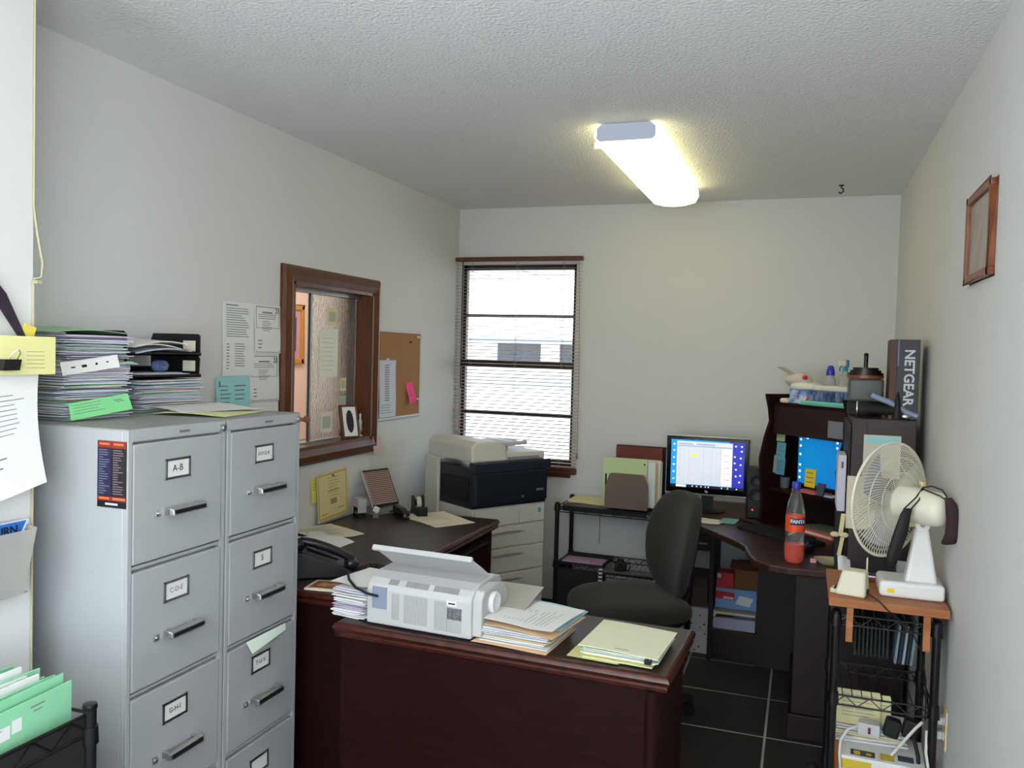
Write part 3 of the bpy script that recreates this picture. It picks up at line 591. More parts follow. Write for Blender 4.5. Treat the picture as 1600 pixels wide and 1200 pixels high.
# black mesh file rack with green folders, bottom left
t = thing('mesh_file_rack', 'black wire rack with mesh panel holding green folders, front left corner', 'file rack', (-1.30, 1.268, -.0))
ry = -.62
for x in (0, -.34):
    for y in (-.012, ry): MB().cyl((x, y, 0), (x, y, .832), .0125, n=14).lathe([(.0125,.832), (.0145,.836), (.013,.844), (0,.846)], (x, y, 0), 14).cyl((x, y, .765), (x, y, .80), .017, .0155, 14).build('post', WIRE, t, smooth=50)
mb = MB()
for x in (0, -.34):
    for z in (.825, .785): mb.tube([(x, -.012, z), (x, ry, z)], .0035, 6)
    k = 14
    mb.tube([(x, -.012+(ry+.012)*i/k, .822 if i % 2 else .787) for i in range(k+1)], .0022, 5)
for y in (-.012, ry):
    for z in (.825, .785): mb.tube([(0, y, z), (-.34, y, z)], .0035, 6)
mb.build('top_rim', WIRE, t, smooth=60)
MESH = mat('black_mesh_panel', (26,25,23), .75, bump=(500,.8,.001))
mb = MB(); mb.box(-.003, ry, .15, -.001, -.014, .820); mb.box(-.338, ry, .15, -.336, -.014, .775); mb.box(-.336, -.016, .15, -.002, -.014, .80); mb.box(-.336, ry, .15, -.002, ry+.002, .775); mb.box(-.336, ry, .52, -.002, -.016, .523); mb.build('mesh_panel', MESH, t)
rg = random.Random(21)
fold = [(-1.335, .885, 'front', 1.252), (-1.352, .897, 'second', 1.250), (-1.370, .893, 'third', 1.246), (-1.398, .888, 'fourth', 1.240), (-1.430, .898, 'fifth', 1.250), (-1.475, .890, 'sixth', 1.240), (-1.505, .893, 'rear', 1.250), (-1.545, .900, 'rearmost', 1.240)]
for i, (x, zt, nm, yr) in enumerate(fold):
    mb = MB(); mm = [MINT, PAPER, INK]
    mb.sheet(.33, zt-.53, lambda u, v, i=i: (0, 0, .006*math.sin(3*u+i)*v), 6, 4, 0, .003); mb.ink([(.70, .955, .80, .962), (.72, .93, .78, .936), (.30, .90, .42, .907), (.46, .905, .52, .911)] if i == 0 else ([(.3+.03*k, .86, .304+.03*k, .95+.02*(k % 3)) for k in range(20)] if i == 4 else []), 2)
    if i == 0: mb.ink([(.50, .85, .565, .92), (.575, .865, .64, .935)], 1)
    o = mb.build('green_folder', mm, loc=(x, yr-.33, .53), rot=(PI/2+R(0), 0, PI/2+R(2-i*.5)))
    tag(o, 'mint green file folder standing %s in the mesh rack' % ('frontmost, with a white label,' if i == 0 else nm), 'folder', 'green folders in the mesh rack')
    if i in (2, 3, 4, 6):
        o = MB().sheet(.31, zt-.530, lambda u, v, i=i: (0, 0, .006*math.sin(3*u+i)*v), 6, 4, 0, .004).build('paper_sheaf', [PAPER], loc=(x-.010, yr-.335, .538), rot=(PI/2, 0, PI/2+R(2)))
        tag(o, 'white papers standing behind the %s green folder of the mesh rack' % nm, 'papers', 'papers in the mesh rack')
# ================================================================== DESKS
DZ = .762
def raised_panel(mb, x, y0, y1, z0, z1, m=0):
    """raised moulding on a face looking +X at x"""
    prof = [(0,0), (.006,.007), (.014,.007), (.022,.002)]
    for k in range(3):
        (d0,h0), (d1,h1) = prof[k], prof[k+1]
        A = [(y0+d0,z0+d0), (y1-d0,z0+d0), (y1-d0,z1-d0), (y0+d0,z1-d0)]; B = [(y0+d1,z0+d1), (y1-d1,z0+d1), (y1-d1,z1-d1), (y0+d1,z1-d1)]
        for i in range(4):
            j = (i+1) % 4; mb.add([(x+h0,*A[i]), (x+h0,*A[j]), (x+h1,*B[j]), (x+h1,*B[i])], [(0,1,2,3)], m)
def bullnose(mb, x0, y0, x1, y1, z0, z1, m=0, r=.017):
    """rounded moulding round a rectangle of top"""
    prof = [(0, z1), (.006, z1), (.013, z1-.005), (.017, z1-.014), (.013, z1-.023), (.008, z1-.026), (.012, z1-.031), (.010, z1-.040), (0, z0)]
    R_ = []
    for d, z in prof: R_.append([(x0-d, y0-d, z), (x1+d, y0-d, z), (x1+d, y1+d, z), (x0-d, y1+d, z)])
    for a in range(len(R_)-1):
        for i in range(4):
            j = (i+1) % 4; mb.add([R_[a][i], R_[a][j], R_[a+1][j], R_[a+1][i]], [(0,1,2,3)], m)
t = thing('office_desk', 'long dark mahogany desk along the left wall with drawers facing the aisle', 'desk', (0, 0, 0))
x0, x1, y0, y1 = XL+.022, -1.358, 2.335, 3.70
MB().box(x0, y0, DZ-.006, x1, y1, DZ).box(x0, y0, DZ-.045, x1, y1, DZ-.006).build('desktop', DTOP, t)
mb = MB(); bullnose(mb, x0, y0, x1, y1, DZ-.046, DZ-.0005); mb.build('edge_moulding', DEDGE, t, smooth=40)
MB().box(x0+.01, y0+.012, 0, x1-.012, y0+.04, DZ-.046).build('end_panel', DWOOD, t, bevel=.003)
MB().box(x0+.01, y1-.04, 0, x1-.012, y1-.012, DZ-.046).build('end_panel', DWOOD, t, bevel=.003)
MB().box(x0+.01, y0+.04, .02, x0+.03, y1-.04, DZ-.046).build('back_panel', DWOOD, t)
def pedestal(t, ya, yb, n):
    MB().box(x0+.03, ya, .05, x1-.03, yb, DZ-.046).build('pedestal', DWOOD, t)
    MB().box(x0+.05, ya+.01, 0, x1-.05, yb-.01, .05).build('plinth', DWOOD, t)
    hs = [.15, .15, .33] if n == 3 else [.30, .33]
    z = DZ-.062
    for h in hs:
        d = MB().box(x1-.03, ya+.008, z-h, x1-.010, yb-.008, z-.008); raised_panel(d, x1-.0105, ya+.03, yb-.03, z-h+.018, z-.026)
        o = d.build('drawer', DWOOD, t, bevel=.002)
        MB().tube([(x1-.008, (ya+yb)/2-.05, z-h/2), (x1+.014, (ya+yb)/2-.042, z-h/2), (x1+.014, (ya+yb)/2+.042, z-h/2), (x1-.008, (ya+yb)/2+.05, z-h/2)], .004, 8).build('handle', mat('antique_brass', (120,90,50), .4, 1), o, smooth=60)
        z -= h
pedestal(t, 3.16, y1-.04, 2); pedestal(t, y0+.04, 2.62, 3)
d = MB().box(x1-.028, 2.63, DZ-.14, x1-.010, 3.15, DZ-.05); raised_panel(d, x1-.0105, 2.65, 3.13, DZ-.132, DZ-.058); d.build('centre_drawer', DWOOD, t, bevel=.002)

t = thing('desk_return', 'dark mahogany desk return with a plain front panel facing the camera', 'desk return', (-1.245, 2.105, 0), rz=R(-2.2))
L_, D_ = .945, .375
MB().box(0, 0, DZ-.045, L_, D_, DZ).build('desktop', DTOP, t)
mb = MB(); bullnose(mb, 0, 0, L_, D_, DZ-.046, DZ-.0005); mb.build('edge_moulding', DEDGE, t, smooth=40)
MB().box(.002, .006, .0, L_-.03, .024, DZ-.046).build('front_panel', DWOOD, t)
mb = MB()
for x in (L_-.03,): mb.cyl((x, .012, 0), (x, .012, DZ-.046), .018, n=16)
mb.build('corner_moulding', DWOOD, t, smooth=50)
MB().box(L_-.035, .012, 0, L_-.012, D_-.01, DZ-.046).build('end_panel', DWOOD, t, bevel=.003)
mb = MB(); mb.box(.0, .024, 0, .02, D_-.01, DZ-.046); mb.build('inner_panel', DWOOD, t)
MB().box(.02, .024, DZ-.12, L_-.035, .04, DZ-.046).build('apron', DWOOD, t)

# corner computer desk, right rear
t = thing('corner_desk', 'brown laminate corner computer desk in the right rear corner', 'desk', (0, 0, 0))
poly = [(-.665, YB-.02), (-.665, 4.32), (-.434, 4.006), (-.235, 3.715), (-.21, 3.66), (-.195, 3.57), (-.18, 3.50), (-.155, 3.42), (-.10, 3.362), (-.03, 3.345), (.43, 3.375), (.43, YB-.02)]
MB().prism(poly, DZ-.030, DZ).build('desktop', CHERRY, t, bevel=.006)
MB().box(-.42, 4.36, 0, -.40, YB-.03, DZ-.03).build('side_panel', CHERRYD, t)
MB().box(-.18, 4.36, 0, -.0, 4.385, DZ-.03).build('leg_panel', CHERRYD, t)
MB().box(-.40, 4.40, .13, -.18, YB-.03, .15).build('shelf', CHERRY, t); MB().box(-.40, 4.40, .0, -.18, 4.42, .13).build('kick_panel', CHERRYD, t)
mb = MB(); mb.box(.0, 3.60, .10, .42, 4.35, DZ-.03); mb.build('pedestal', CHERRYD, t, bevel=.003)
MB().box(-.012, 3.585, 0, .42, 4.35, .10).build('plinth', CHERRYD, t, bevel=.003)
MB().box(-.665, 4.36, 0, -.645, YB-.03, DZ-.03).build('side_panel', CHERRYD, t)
# hutch at 45 degrees
HA = math.atan2(-.71, .70)
t = thing('desk_hutch', 'dark wooden hutch with wavy side panels set across the corner of the desk', 'hutch', (-.155, 4.20, DZ), rz=HA)
HW, HD, HH = .47, .26, .630
wav = [(0, .0), (.012, .10), (.0, .22), (-.010, .32), (.015, .42), (.045, .50), (.035, .56), (.015, .63)]
for x in (-.012, HW-.006):
    mb = MB(Matrix.Translation((x, 0, 0)) @ Matrix(((0,0,1,0), (1,0,0,0), (0,1,0,0), (0,0,0,1))))
    pts = [(y-.035+.005, z) for y, z in wav]
    mb.prism([(p[0], p[1]) for p in pts] + [(HD, .63), (HD, 0)], 0, .018)
    mb.build('side_panel', DWOOD, t, bevel=.002)
MB().box(-.012+.018, .03, .575, HW-.006, HD, .590).build('top_shelf', DWOOD, t)
MB().box(.006, .03, .44, HW-.006, .045, .574).build('valance', CHERRYD, t)
MB().box(.006, .02, .165, HW-.006, HD-.04, .180).build('lower_shelf', DWOOD, t)
MB().box(.006, HD-.008, .0, HW-.006, HD, .575).build('back_panel', CHERRYD, t)
MB().box(-.10, -.07, .0, HW-.1, -.035, .012).build('keyboard_ledge', CHERRYD, t, bevel=.003)
# end tower cabinet
t = thing('hutch_cabinet', 'tall dark end cabinet on the desk behind the fan, against the right wall', 'cabinet', (.180, 3.40, DZ))
MB().box(0, 0, 0, .222, .42, .583).build('body', mat('end_cabinet_laminate', (62,44,46), .45, var=(6,(50,34,36),.25), stretch=(2,2,7)), t, bevel=.004)
MB().box(-.010, .012, .02, -.001, .408, .56).build('door', CHERRYD, t, bevel=.003)
MB().cyl((-.010, .06, .3), (-.022, .06, .3), .007, .010, 14).build('knob', PAPER, t, smooth=50)
t2 = MB(); t2.sheet(.128, .16, lambda u, v: (0, 0, .004*v)); t2.ink([(.05,.80,.95,.97)], 1)
tag(t2.build('wall_chart', [mat('chart_cream', (206,200,184), .8), TEAL], loc=(.222, 3.397, 1.125), rot=FY), 'cream and blue sheet taped high on the end cabinet, behind the fan', 'paper')
t2 = MB().sheet(.10, .20, None, 3, 4); tag(t2.build('paper_sheet', [PAPER3], loc=(.170, 3.396, .925), rot=FY), 'cream sheet low on the end cabinet, showing left of the fan', 'paper')

# ================================================================== ON THE LEFT DESK
def flat_paper(label, x, y, a, w_=.216, h_=.28, m=PAPER, ink=None, z=DZ+.001, name='paper_sheet', cat='paper', lift=.004, seed=1, m2=None):
    mb = MB(); mb.sheet(w_, h_, lambda u, v: (0, 0, .0005+lift*abs(math.sin(3*u+seed)*math.sin(2.4*v+seed))), 7, 7, 0, .0006, -w_/2, -h_/2)
    if ink: mb.ink(ink, 1)
    return tag(mb.build(name, [m, m2 or INK], loc=(x, y, z), rot=(0, 0, R(a))), label, cat)
rg = random.Random(4)
flat_paper('white printed sheet lying on the desk beside the filing cabinet', -1.915, 3.10, 62, ink=rows(rg, .12, .88, .2, .9, 14, .25), lift=.006, m=PAPER3)
flat_paper('small folded white slip on the printed sheet beside the cabinet', -1.90, 3.00, 30, .06, .14, z=DZ+.009)
flat_paper('white sheets behind the telephone', -1.80, 2.84, 60, .216, .24, z=DZ+.02, lift=.02, m=PAPER)
flat_paper('white page at the far end of the left desk', -1.615, 3.59, 50, .216, .28, m=PAPER3, ink=rows(rg, .1, .9, .3, .9, 8, .1))
flat_paper('second page under the far white page, turned slightly', -1.585, 3.56, 58, .216, .27, m=PAPER3, z=DZ+.0003, lift=.001)
# telephone
t = thing('telephone', 'black desk telephone with its handset, at the near end of the left desk', 'telephone', (-1.590, 2.535, DZ), rz=R(34))
mb = MB(Matrix.Translation((0, .085, 0)) @ Matrix.Rotation(PI/2, 4, 'X'))
mb.prism([(-.10, 0), (.125, 0), (.128, .012), (.06, .048), (-.06, .092), (-.10, .090)], 0, .17); mb.build('base', BLACK, t, bevel=.006, seg=3)
M_ = Matrix.Translation((.015, 0, .069)) @ Matrix.Rotation(R(22), 4, 'Y')
mb = MB(M_); mb.box(-.06, -.015, -.001, .06, .075, .003); mb.build('face_plate', mat('phone_plate', (48,52,60), .4), t, bevel=.002)
mb = MB(M_)
for i in range(3):
    for j in range(4): mb.box(-.03+j*.019, .0+i*.02, .003, -.018+j*.019, .013+i*.02, .006)
mb.build('keypad', mat('phone_key', (70,72,78), .5), t, bevel=.001)
MB(M_).box(-.055, .0, .003, -.037, .06, .0045).build('display', mat('lcd_grey', (120,128,120), .2), t)
mb = MB(M_ @ Matrix.Translation((0, -.052, .006)))
mb.tube([(-.105,0,.0), (-.09,0,.020), (-.05,0,.026), (0,0,.028), (.05,0,.026), (.09,0,.020), (.105,0,.0)], .015, 12)
mb.blob((-.098, 0, .004), (.026, .028, .020), .8, 16, 10); mb.blob((.098, 0, .004), (.026, .028, .020), .8, 16, 10); mb.build('handset', mat('handset_black', (20,22,30), .22), t, smooth=60)
pts = []
base = [Vector((.10,-.05,.035)), Vector((.14,-.02,.014)), Vector((.19,.02,.012)), Vector((.23,-.03,.012)), Vector((.21,-.09,.012))]
def cr(P, s):
    i = min(int(s), len(P)-2); f = s-i; p0 = P[max(i-1,0)]; p1 = P[i]; p2 = P[i+1]; p3 = P[min(i+2, len(P)-1)]
    return .5*((2*p1)+(-p0+p2)*f+(2*p0-5*p1+4*p2-p3)*f*f+(-p0+3*p1-3*p2+p3)*f**3)
N_ = 260
for k in range(N_+1):
    s = 4*k/N_; p = cr(base, s); a = k*.75; d = (cr(base, min(s+.01, 4))-cr(base, max(s-.01, 0))).normalized(); n1 = d.cross(Vector((0,0,1))).normalized(); n2 = n1.cross(d)
    pts.append(p + n1*.0075*math.cos(a) + n2*.0075*math.sin(a))
MB().tube(pts, .0018, 5).build('coiled_cord', BLACKM, t, smooth=60)
o = flat_paper('small pink note under the telephone cord', -1.405, 2.60, -20, .075, .075, m=PINKP, lift=.012, name='pink_note', cat='note')
t = thing('coaster', 'cream bordered coaster with a brown picture at the desk corner', 'coaster', (-1.462, 2.388, DZ+.0005), rz=R(8))
MB().box(-.062, -.052, 0, .062, .052, .008).build('tile', mat('coaster_cream', (226,212,186), .5), t, bevel=.003)
mb = MB().box(-.050, -.040, .008, .050, .040, .0086); mb.build('picture', mat('coaster_brown', (150,84,44), .5, var=(30, (96,50,30), .2)), t)
MB().box(-.030, -.022, .0086, .030, .022, .0092).build('picture_centre', mat('coaster_gold', (206,170,104), .5, var=(60, (120,70,40), .15)), t)
o = MB().blob((0,0,.020), (.021,.021,.020), 1, 18, 12)
# calendar stand
t = thing('calendar_stand', 'tilted desk stand with a closely ruled pinkish sheet in a black frame', 'desk stand', (-1.950, 3.630, DZ), rz=R(70))
# local: board leans back; x right along the board, y depth
Mb = Matrix.Translation((0, -.06, .035)) @ Matrix.Rotation(R(62), 4, 'X')
mb = MB(Mb); mb.box(-.088, 0, -.012, .088, .19, 0); mb.build('board', BLACK, t, bevel=.003)
mb = MB(Mb); mb.box(-.078, .012, 0, .078, .178, .002, 0)
for k in range(17): mb.add([(-.074, .018+k*.0095, .0024), (.074, .018+k*.0095, .0024), (.074, .0225+k*.0095, .0024), (-.074, .0225+k*.0095, .0024)], [(0,1,2,3)], 1)
mb.build('ruled_sheet', [mat('rose_grey_sheet', (176,146,140), .6), mat('rule_dark', (70,48,50), .6)], t)
MB(Mb).box(-.092, .0, -.004, -.086, .192, .006).build('side_rail', CHROME, t)
mb = MB(); mb.prism([(-.09,-.085), (.09,-.085), (.09,.05), (-.09,.05)], 0, .020); mb.obox((0, .0, .06), (.012, .004, .09), (R(-30),0,0)); mb.build('base', mat('grey_green_plastic', (118,128,126), .4), t, bevel=.005)
MB().box(.0, -.0865, .006, .07, -.0850, .012).build('base_slot', BLACKM, t)
# self-inking stamp
t = thing('ink_stamp', 'grey and black self-inking stamp standing by the certificate', 'stamp', (-1.965, 3.475, DZ), rz=R(-35))
MB().box(-.030, -.018, .0, .030, .018, .008).box(-.030, -.018, .008, -.024, .018, .05).box(.024, -.018, .008, .030, .018, .05).build('frame', BLACK, t, bevel=.002)
MB().box(-.034, -.022, .046, .034, .022, .088).box(-.034, -.022, .02, -.028, .022, .05).box(.028, -.022, .02, .034, .022, .05).build('handle', mat('stamp_grey', (176,174,178), .5), t, bevel=.004)
MB().box(-.020, -.014, .012, .020, .014, .022).build('stamp_plate', mat('stamp_silver', (110,112,120), .4), t)
t = thing('thumb_stamp', 'tiny white and chrome object beside the ink stamp', 'desk trinket', (-1.875, 3.475, DZ), rz=R(10))
mb = MB().box(-.013, -.008, 0, .013, .008, .010); mb.box(-.013, -.008, .012, .013, .008, .022); mb.build('base', mat('pale_metal', (176,160,150), .3, .6), t, bevel=.001)
MB().obox((.002, 0, .040), (.028, .020, .022), (0, .35, 0)).cyl((0,0,.02), (0,0,.032), .004, n=8).build('cap', PAPER, t, bevel=.003)
# tape dispenser, stapler
t = thing('tape_dispenser', 'black tape dispenser with a white roll at the rear of the left desk', 'tape dispenser', (-1.740, 3.655, DZ), rz=R(-52))
mb = MB(Matrix.Translation((0, .025, 0)) @ Matrix.Rotation(PI/2, 4, 'X')); mb.prism([(-.075,0), (.085,0), (.088,.045), (.078,.050), (.055,.022), (.03,.018), (.02,.03), (-.05,.03), (-.07,.022)], 0, .05); mb.build('base', BLACK, t, bevel=.003)
mb = MB(); mb.cyl((-.015,-.011,.052), (-.015,.011,.052), .030, n=26); mb.build('tape_roll', mat('frosted_tape', (186,186,178), .3), t, smooth=40)
mb = MB(); mb.cyl((-.015,-.014,.052), (-.015,.014,.052), .014, n=20); mb.build('hub', BLACKM, t, smooth=40)
mb = MB(Matrix.Translation((0, .026, 0)) @ Matrix.Rotation(PI/2, 4, 'X')); mb.prism([(-.055,.028), (.02,.028), (.012,.075), (-.01,.088), (-.04,.086), (-.055,.07)], 0, .004); mb.prism([(-.055,.028), (.02,.028), (.012,.075), (-.01,.088), (-.04,.086), (-.055,.07)], .048, .052); mb.build('cheek', BLACK, t)
t = thing('stapler', 'black stapler lying in front of the tape dispenser', 'stapler', (-1.785, 3.555, DZ), rz=R(-42))
mb = MB().box(-.07, -.018, 0, .07, .018, .008); mb.build('base', BLACK, t, bevel=.003)
mb = MB(Matrix.Translation((0, .017, 0)) @ Matrix.Rotation(PI/2, 4, 'X')); mb.prism([(-.07,.012), (.075,.014), (.075,.03), (.02,.045), (-.07,.048)], 0, .034); mb.build('arm', BLACK, t, bevel=.005, seg=3)
MB().cyl((.072,-.010,.020), (.078,-.010,.020), .006, n=12).build('latch', CHROME, t)

# ================================================================== ON THE RETURN
t = thing('laser_printer', 'white laser printer with its long back to the camera and paper tray open', 'printer', (-1.168, 2.118, DZ), rz=R(-3.5))
PW = .335
# cross section (y,z) extruded along x
sec = [(0, .004), (.0, .104), (.006, .120), (.022, .134), (.06, .146), (.155, .150), (.20, .138), (.215, .11), (.215, .02), (.20, .004)]
MX = Matrix(((0,0,1,0), (1,0,0,0), (0,1,0,0), (0,0,0,1)))
MB(MX).prism(sec, 0, PW).build('body', OFFW, t, bevel=.006, seg=3)
VEN = mat('vent_slot_grey', (150,150,148), .7)
mb = MB()
for a, b, z0_, z1_ in ((.085, .108, .025, .098), (.125, .20, .020, .100), (.222, .262, .016, .098), (.262, .305, .016, .050)):
    x = a
    while x < b: mb.box(x, -.0008, z0_, x+.0016, .001, z1_); x += .0042
mb.build('side_vents', VEN, t)
mb = MB()
for a, b in ((.070, .10), (.125, .195), (.215, .29)):
    x = a
    while x < b: mb.obox((x, .0125, .1282), (.0016, .018, .0022), (R(41), 0, 0)); x += .0046
mb.build('top_vents', VEN, t)
MB().box(.020, -.001, .050, .068, .003, .112).box(.020, -.0012, .050, .024, .0, .112).build('port_recess', mat('port_blue_grey', (134,142,162), .5), t)
MB().box(.262, -.0012, .052, .306, .001, .085).build('rating_label', mat('rating_label', (118,118,120), .5, var=(160, (84,84,88), .1)), t)
mb = MB().box(.260, -.0012, .090, .290, .001, .103, 0).box(.265, -.0016, .0945, .286, .0008, .0985, 1); mb.build('barcode_label', [PAPER, INKD], t)
mb = MB(); mb.lathe([(0,0), (.030,0), (.031,.003), (.031,.010), (.027,.013), (.022,.010), (0,.010)], (PW+.026, .085, .092), 26, q=Euler((0, PI/2, 0)).to_matrix()); mb.build('roller_knob', mat('knob_white', (224,224,226), .35), t, smooth=40)
mb = MB(MX); mb.prism([(.012,.010), (.012,.112), (.03,.135), (.11,.140), (.17,.125), (.20,.09), (.18,.03), (.14,.010)], PW-.004, PW+.026); mb.build('end_cover', OFFW, t, bevel=.006, seg=3)
# open top tray leaning away from camera
mb = MB(Matrix.Translation((0, .150, .138)) @ Matrix.Rotation(R(146), 4, 'X')); mb.prism([(.012, 0), (PW-.004, 0), (PW-.008, .07), (PW-.02, .140), (.002, .140), (.010, .07)], -.003, .003); mb.box(-.002, .134, -.007, PW-.016, .146, .009); mb.build('paper_tray', OFFW, t, bevel=.002)
mb = MB(MX); mb.prism([(.13,.006), (.16,.006), (.30,.095), (.295,.10), (.12,.05)], PW-.06, PW+.07)
mb = MB(); mb.sheet(.15, .16, lambda u, v: (0, .0, .028*v), 4, 4, 0, .002); mb.build('clear_guard', mat('smoky_guard', (206,202,190), .2, trans=.35), t, loc=(PW-.05, .14, .060), rot=(0,0,0))
MB().box(PW-.0005, .020, .012, PW+.003, .040, .030).build('power_socket', BLACKM, t)
MB().tube([(.040,.0,.085), (.015,-.014,.092), (-.03,-.012,.104), (-.08,.03,.110), (-.125,.09,.108), (-.148,.13,.09), (-.152,.16,.04), (-.152,.21,.005)], .0040, 8).build('data_cable', BLACKM, t, smooth=60)
MB().tube([(PW+.002,.03,.020), (PW+.03,.035,.008), (PW+.06,.06,.004), (PW+.05,.10,.004), (PW+.03,.15,.004)], .0040, 8).build('power_cord', BLACKM, t, smooth=60)
pile('paper_stack', 'messy white paper stack on the desk return, left of the printer', [(PAPER, 6), (PAPER2, 5), (LAV, 2)], (-1.232, 2.225, DZ+.0008), R(-6), .115, .17, .088, 24, 31, .008, .008, None, .05)
flat_paper('top page hanging over the stack left of the printer', -1.232, 2.24, -8, .13, .19, m=PAPER, z=DZ+.096, lift=.003)
pile('paper_stack', 'stack of white papers in manila folders on the return beside the printer', [(PAPER, 6), (PAPER2, 2), (MANILA, 1.5), (LYEL, 1)], (-.708, 2.210, DZ+.0042), R(-5), .205, .205, .040, 14, 33, .006, .004, None, .025)
tag(MB().sheet(.22, .23, lambda u, v: (0, 0, .0015+.001*math.sin(5*u)), 6, 6, 0, .001, -.11, -.115).build('orange_folder', [mat('peach_folder', (234,196,156), .85)], loc=(-.712, 2.203, DZ+.0005), rot=(0,0,R(-5))), 'peach folder at the bottom of the stack beside the printer', 'folder')
tag(MB().sheet(.23, .225, lambda u, v: (0, 0, .004*math.sin(4*u)), 6, 6, 0, .001, -.115, -.1125).build('peach_folder', [MATS['peach_folder']], loc=(-.695, 2.215, DZ+.0445), rot=(0,0,R(-9))), 'peach folder just under the top printed page beside the printer', 'folder')
tag(MB().sheet(.225, .20, lambda u, v: (0, 0, .004*math.sin(4*u)), 6, 6, 0, .0012, -.1125, -.10).build('blue_folder', [mat('blue_edge_folder', (170,214,230), .6)], loc=(-.690, 2.258, DZ+.0508), rot=(0,0,R(-8))), 'pale blue folder showing behind the top printed page', 'folder')
flat_paper('curled printed page on top of the stack beside the printer', -.695, 2.218, -8, .225, .228, z=DZ+.0575, ink=[(v0, u0, v1, u1) for u0, v0, u1, v1 in rows(rg, .15, .75, .25, .85, 11, .12)], lift=.006)
pile('paper_stack', 'neat stack with pale yellow top sheets at the right end of the return', [(PAPER, 6), (LYEL, 2), (GREEN2, 1)], (-.420, 2.208, DZ+.0044), R(-4), .205, .225, .022, 9, 35, .004, .003, None, .02)
o = MB(); o.sheet(.212, .232, lambda u, v: (0, 0, .003*math.sin(3*u+1)), 6, 6, 0, .002, -.106, -.116); o.ink([(.44,.08,.62,.095)], 1)
tag(o.build('yellow_pad', [mat('yellow_green_pad', (222,224,190), .85), mat('olive_ink', (110,110,60), .8)], loc=(-.418, 2.210, DZ+.030), rot=(0,0,R(-4))), 'pale yellow-green cover sheet on the right-hand stack', 'paper')
t = thing('binder_clip', 'small black clip on the front edge of the right-hand paper stack', 'binder clip', (-.345, 2.090, DZ+.020), rz=R(-4)); MB().box(-.009,-.008,-.006,.009,.008,.006).build('jaw', BLACKM, t, bevel=.002); MB().tube([(-.005,-.006,.006), (0,.008,.010), (.005,-.006,.006)], .0008, 5).build('wire_handle', CHROME, t)
flat_paper('yellow-green folder lying flat between the two stacks', -.487, 2.140, -4, .14, .10, m=mat('yellow_green_folder', (214,212,152), .8), name='folder', cat='folder', lift=.0005, z=DZ+.0025)

# ================================================================== COPIER
CA = R(57)
t = thing('copier', 'large beige and dark blue office copier in the corner under the window', 'copier', (-1.580, 3.950, 0), rz=CA)
# local: x along drawer face (0..cw), y backwards (0..cd)
cw_, cd_ = .485, .43
MB().box(.0, .0, .045, cw_, cd_, .745).build('cabinet', BEIGEP, t, bevel=.006)
for z0_, z1_ in ((.055, .385), (.395, .520), (.530, .640)):
    d = MB().box(.012, -.012, z0_, cw_-.010, .002, z1_).build('paper_drawer', BEIGEP, t, bevel=.003)
    if z1_-z0_ < .2 or True:
        mb = MB(); pts = [(-.12,0), (-.08,.006), (0,.009), (.08,.006), (.12,0), (.08,-.006), (-.08,-.006)]
        mb.M = Matrix.Translation((cw_/2-.02, -.0122, z1_-.035)) @ Matrix.Rotation(PI/2, 4, 'X'); mb.prism(pts, -.001, .004); mb.build('handle', mat('copier_handle_grey', (150,148,146), .5), d)
d = MB().box(.012, -.012, .648, .30, .002, .742).build('front_door', BEIGEP, t, bevel=.003); MB().box(.304, -.012, .648, cw_-.01, .002, .742).build('side_door', BEIGEP, t, bevel=.003)
MB().box(cw_-.055, -.0135, .695, cw_-.035, -.012, .720).build('logo_sticker', mat('sticker_blue', (90,160,200), .5), t)
# dark mid body
mb = MB(); mb.box(.0, .0, .745, cw_+.008, cd_, .955); mb.prism([(0, 0), (cw_, 0), (cw_, -.02), (0, -.03)], .765, .930); mb.build('output_section', NAVY, t, bevel=.006)
mb = MB(); mb.prism([(-.01, .02), (-.01, -.03), (cw_+.022, -.022), (cw_+.022, .30), (cw_-.10, cd_)], .930, .985); mb.build('scanner_bed', mat('scanner_blue_black', (38,42,54), .25), t, bevel=.006)
MB().box(cw_*.62, -.0345, .79, cw_*.64, -.028, .80).build('indicator', GREYP, t)
MB().box(cw_-.085, -.0292, .818, cw_-.060, -.0280, .830).box(cw_-.055, -.0292, .818, cw_-.035, -.0280, .830).build('badge', GREYP, t)
mb = MB(); mb.box(.0, .0, .745, .02, cd_, .93)
# left side beige vertical strip + port
MB().box(-.020, .30, .30, .0, cd_, .985).build('side_cover', BEIGEP, t, bevel=.006); MB().box(-.006, .03, .78, .001, .28, .90).build('side_recess', BLACKM, t)
MB().box(-.10, .02, .20, .0, .30, .50).build('bypass_tray', BEIGEP, t, bevel=.01) if False else None
# document feeder
mb = MB(Matrix(((1,0,0,0), (0,0,-1,cd_-.01), (0,1,0,.985), (0,0,0,1))))
mb.prism([(-.01, .0), (.20, .0), (.215,.010), (.215, .075), (.16, .105), (.02, .108), (-.01, .085)], 0, cd_-.005); mb.build('document_feeder', BEIGEP, t, bevel=.012, seg=3)
mb = MB(); mb.box(.20, .01, .985, cw_+.0, cd_-.03, 1.025); mb.box(.205, .10, 1.02, .30, cd_-.05, 1.054); mb.build('document_lid', BEIGEP, t, bevel=.006)
mb = MB(); mb.box(.23, -.003, .992, cw_-.05, .012, 1.004); mb.build('lid_groove', GREYP, t)
mb = MB(Matrix.Translation((.20, .06, 1.052)) @ Matrix.Rotation(R(-2), 4, 'Y')); mb.box(0, 0, 0, .20, .30, .010); mb.box(0.0, 0, .010, .20, .012, .022); mb.prism([(.19,.0), (.225,.03), (.21,.08), (.225,.14), (.205,.20), (.22,.26), (.19,.30)], .0, .010); mb.build('input_tray', OFFW, t, bevel=.003)
